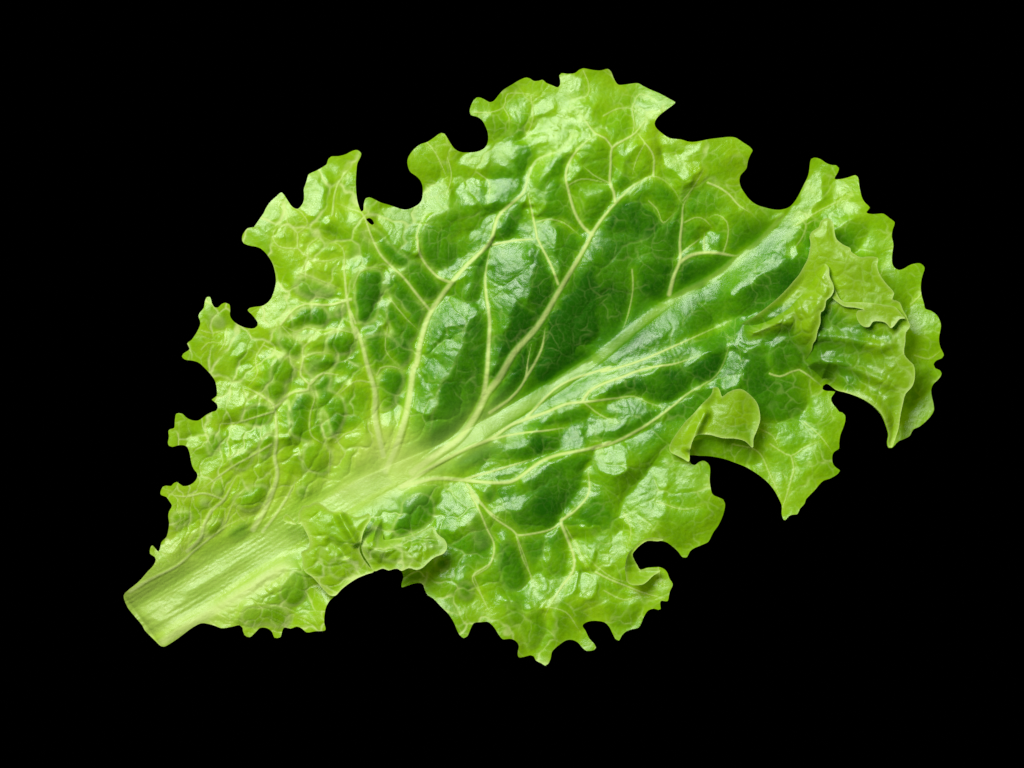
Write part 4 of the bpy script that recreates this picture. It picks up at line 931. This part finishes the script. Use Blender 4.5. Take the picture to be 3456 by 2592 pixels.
flap("curled_edge", CURL,
     [S4(1150,310,80),S4(1020,470,72),S4(860,650,66),S4(740,820,60),S4(730,900,58),S4(890,980,70),S4(960,720,86),S4(1100,560,92),S4(1350,330,98),S4(1540,480,86),S4(1550,620,84),S4(1490,850,80),S4(1300,770,90),S4(1250,560,94),S4(1050,740,88)], 40,
     [S4(900,700,.36),S4(800,870,.40),S4(1150,420,.46),S4(1250,600,.52),S4(1450,550,.6),S4(1400,750,.5),S4(1350,370,.44)], 50, amp=0.35, rim=4, seed=4, label="yellow-green edge curled over beside the lower lobe", netk=0.7, young=0.6,
     folds=[(T(*R4, [(1040,540),(980,660),(930,780),(900,920)]), 12, 16)])
flap("rolled_edge", ROLL,
     [SB1(1440,330,90),SB1(1270,370,110),SB1(1150,520,120),SB1(1150,720,110),SB1(1300,730,110),SB1(1450,610,80),SB1(1240,560,60),SB1(1280,610,60)], 26,
     [SB1(1170,600,.40),SB1(1300,680,.48),SB1(1350,330,.4)], 40, amp=0.2, rim=4, seed=5, label="small rolled edge of the bottom lobe", netk=0.5)
flap("stem_frill", STEM_FRILL,
     [SB2(170,410,70),SB2(290,430,74),SB2(340,310,82),SB2(455,270,86),SB2(620,350,90),SB2(830,400,94),SB2(950,380,98),SB2(880,640,104),SB2(600,600,92),SB2(400,620,82),SB2(340,790,74),SB2(450,850,76),SB2(700,900,84),SB2(960,880,88),SB2(640,1120,62),SB2(800,990,72)], 45,
     [SB2(200,410,.18),SB2(350,400,.22),SB2(500,420,.26),SB2(600,600,.34),SB2(450,800,.30),SB2(700,870,.46),SB2(850,800,.32),SB2(640,1080,.32),SB2(780,450,.32)], 45, amp=0.4, rim=4, seed=6, young=0.1, label="pale frill folded up beside the stem",
     folds=[(T(*B2, [(690,380),(730,460),(790,560),(860,680)]), 10, 14), (T(*B2, [(600,640),(720,720),(740,800)]), 12, -8)])
flap("edge_frill", BIG_FRILL,
     [SB2(960,430,120),SB2(1090,390,110),SB2(1250,410,90),SB2(1540,510,85),SB2(1680,670,115),SB2(1460,860,130),SB2(1300,870,110),SB2(1100,880,90),SB2(1000,890,70),SB2(890,660,80),SB2(1050,600,140),SB2(1300,560,80),SB2(1300,700,120),SB2(1500,680,120)], 40,
     [SB2(1000,550,.55),SB2(1100,700,.5),SB2(1250,480,.8),SB2(1400,450,.8),SB2(1350,680,.6),SB2(1550,620,.62),SB2(1450,800,.42),SB2(1300,860,.3),SB2(1100,850,.42)], 40, amp=1.0, rim=4, seed=7, label="glossy frill rolled up along the lower margin",
     join=T(*B2, [(950,480),(985,440),(1040,405),(1092,395),(1105,450),(1098,520)]))


# ------------------------------------------------------------------ the stem's rounded back
def stem_back():
    cs = [(x, y) for x, y in mid_p if x < 1330]
    cs = np.array(cs)
    ii = np.linspace(0, len(cs) - 1, 26).astype(int)
    P = cs[ii]
    # start on the cut end
    rows = []
    for k in range(len(P)):
        d = P[min(k + 1, len(P) - 1)] - P[max(k - 1, 0)]
        d = d / np.hypot(*d); nn = np.array([-d[1], d[0]])
        w = 0.46 * rib_w(ii[k] / nseg) * (1 if k else 0.97)
        dep = np.interp(k, [0, 25], [95, 8])
        r = []
        for j in range(15):
            a = math.pi * j / 14
            q = P[k] + nn * w * math.cos(a)
            ix = int(np.clip((q[0] - X0) / H, 0, NX - 1)); iy = int(np.clip((q[1] - Y0) / H, 0, NY - 1))
            r.append(((q[0] - CX) * U, (CY - q[1]) * U, (min(Z_base[iy, ix], 40) - 10 - dep * math.sin(a) ** 0.8) * U))
        rows.append(r)
    v = np.array(rows).reshape(-1, 3)
    f = []
    for k in range(len(P) - 1):
        for j in range(14):
            a = k * 15 + j
            f += [(a, a + 1, a + 16), (a, a + 16, a + 15)]
    tr = np.array(f)
    nv = vert_normals(v, tr)
    one = np.ones(len(v))
    emit("stem_back", v, nv, tr, one * 0.12, one * 0.4, one * 0, leaf, label="rounded pale back of the stem")
    # the cut face
    c = v[:15].mean(0)
    vc = np.vstack([v[:15], c[None]])
    tc = np.array([(j, 15, j + 1) for j in range(14)] + [(14, 15, 0)])
    emit("cut_end", vc, vert_normals(vc, tc), tc, np.ones(16) * 0.1, np.ones(16) * 0.6, np.zeros(16), leaf, label="pale cut end of the stem")


stem_back()

# ------------------------------------------------------------------ black background
me = bpy.data.meshes.new("backdrop")
s = 3.0
me.from_pydata([(-s, -s, -0.6), (s, -s, -0.6), (s, s, -0.6), (-s, s, -0.6)], [], [(0, 1, 2, 3)])
me.materials.append(black_material())
bd = bpy.data.objects.new("backdrop", me)
COL.objects.link(bd)
bd['kind'] = 'structure'
bd['label'] = "plain matt black background behind the leaf"
print("done")
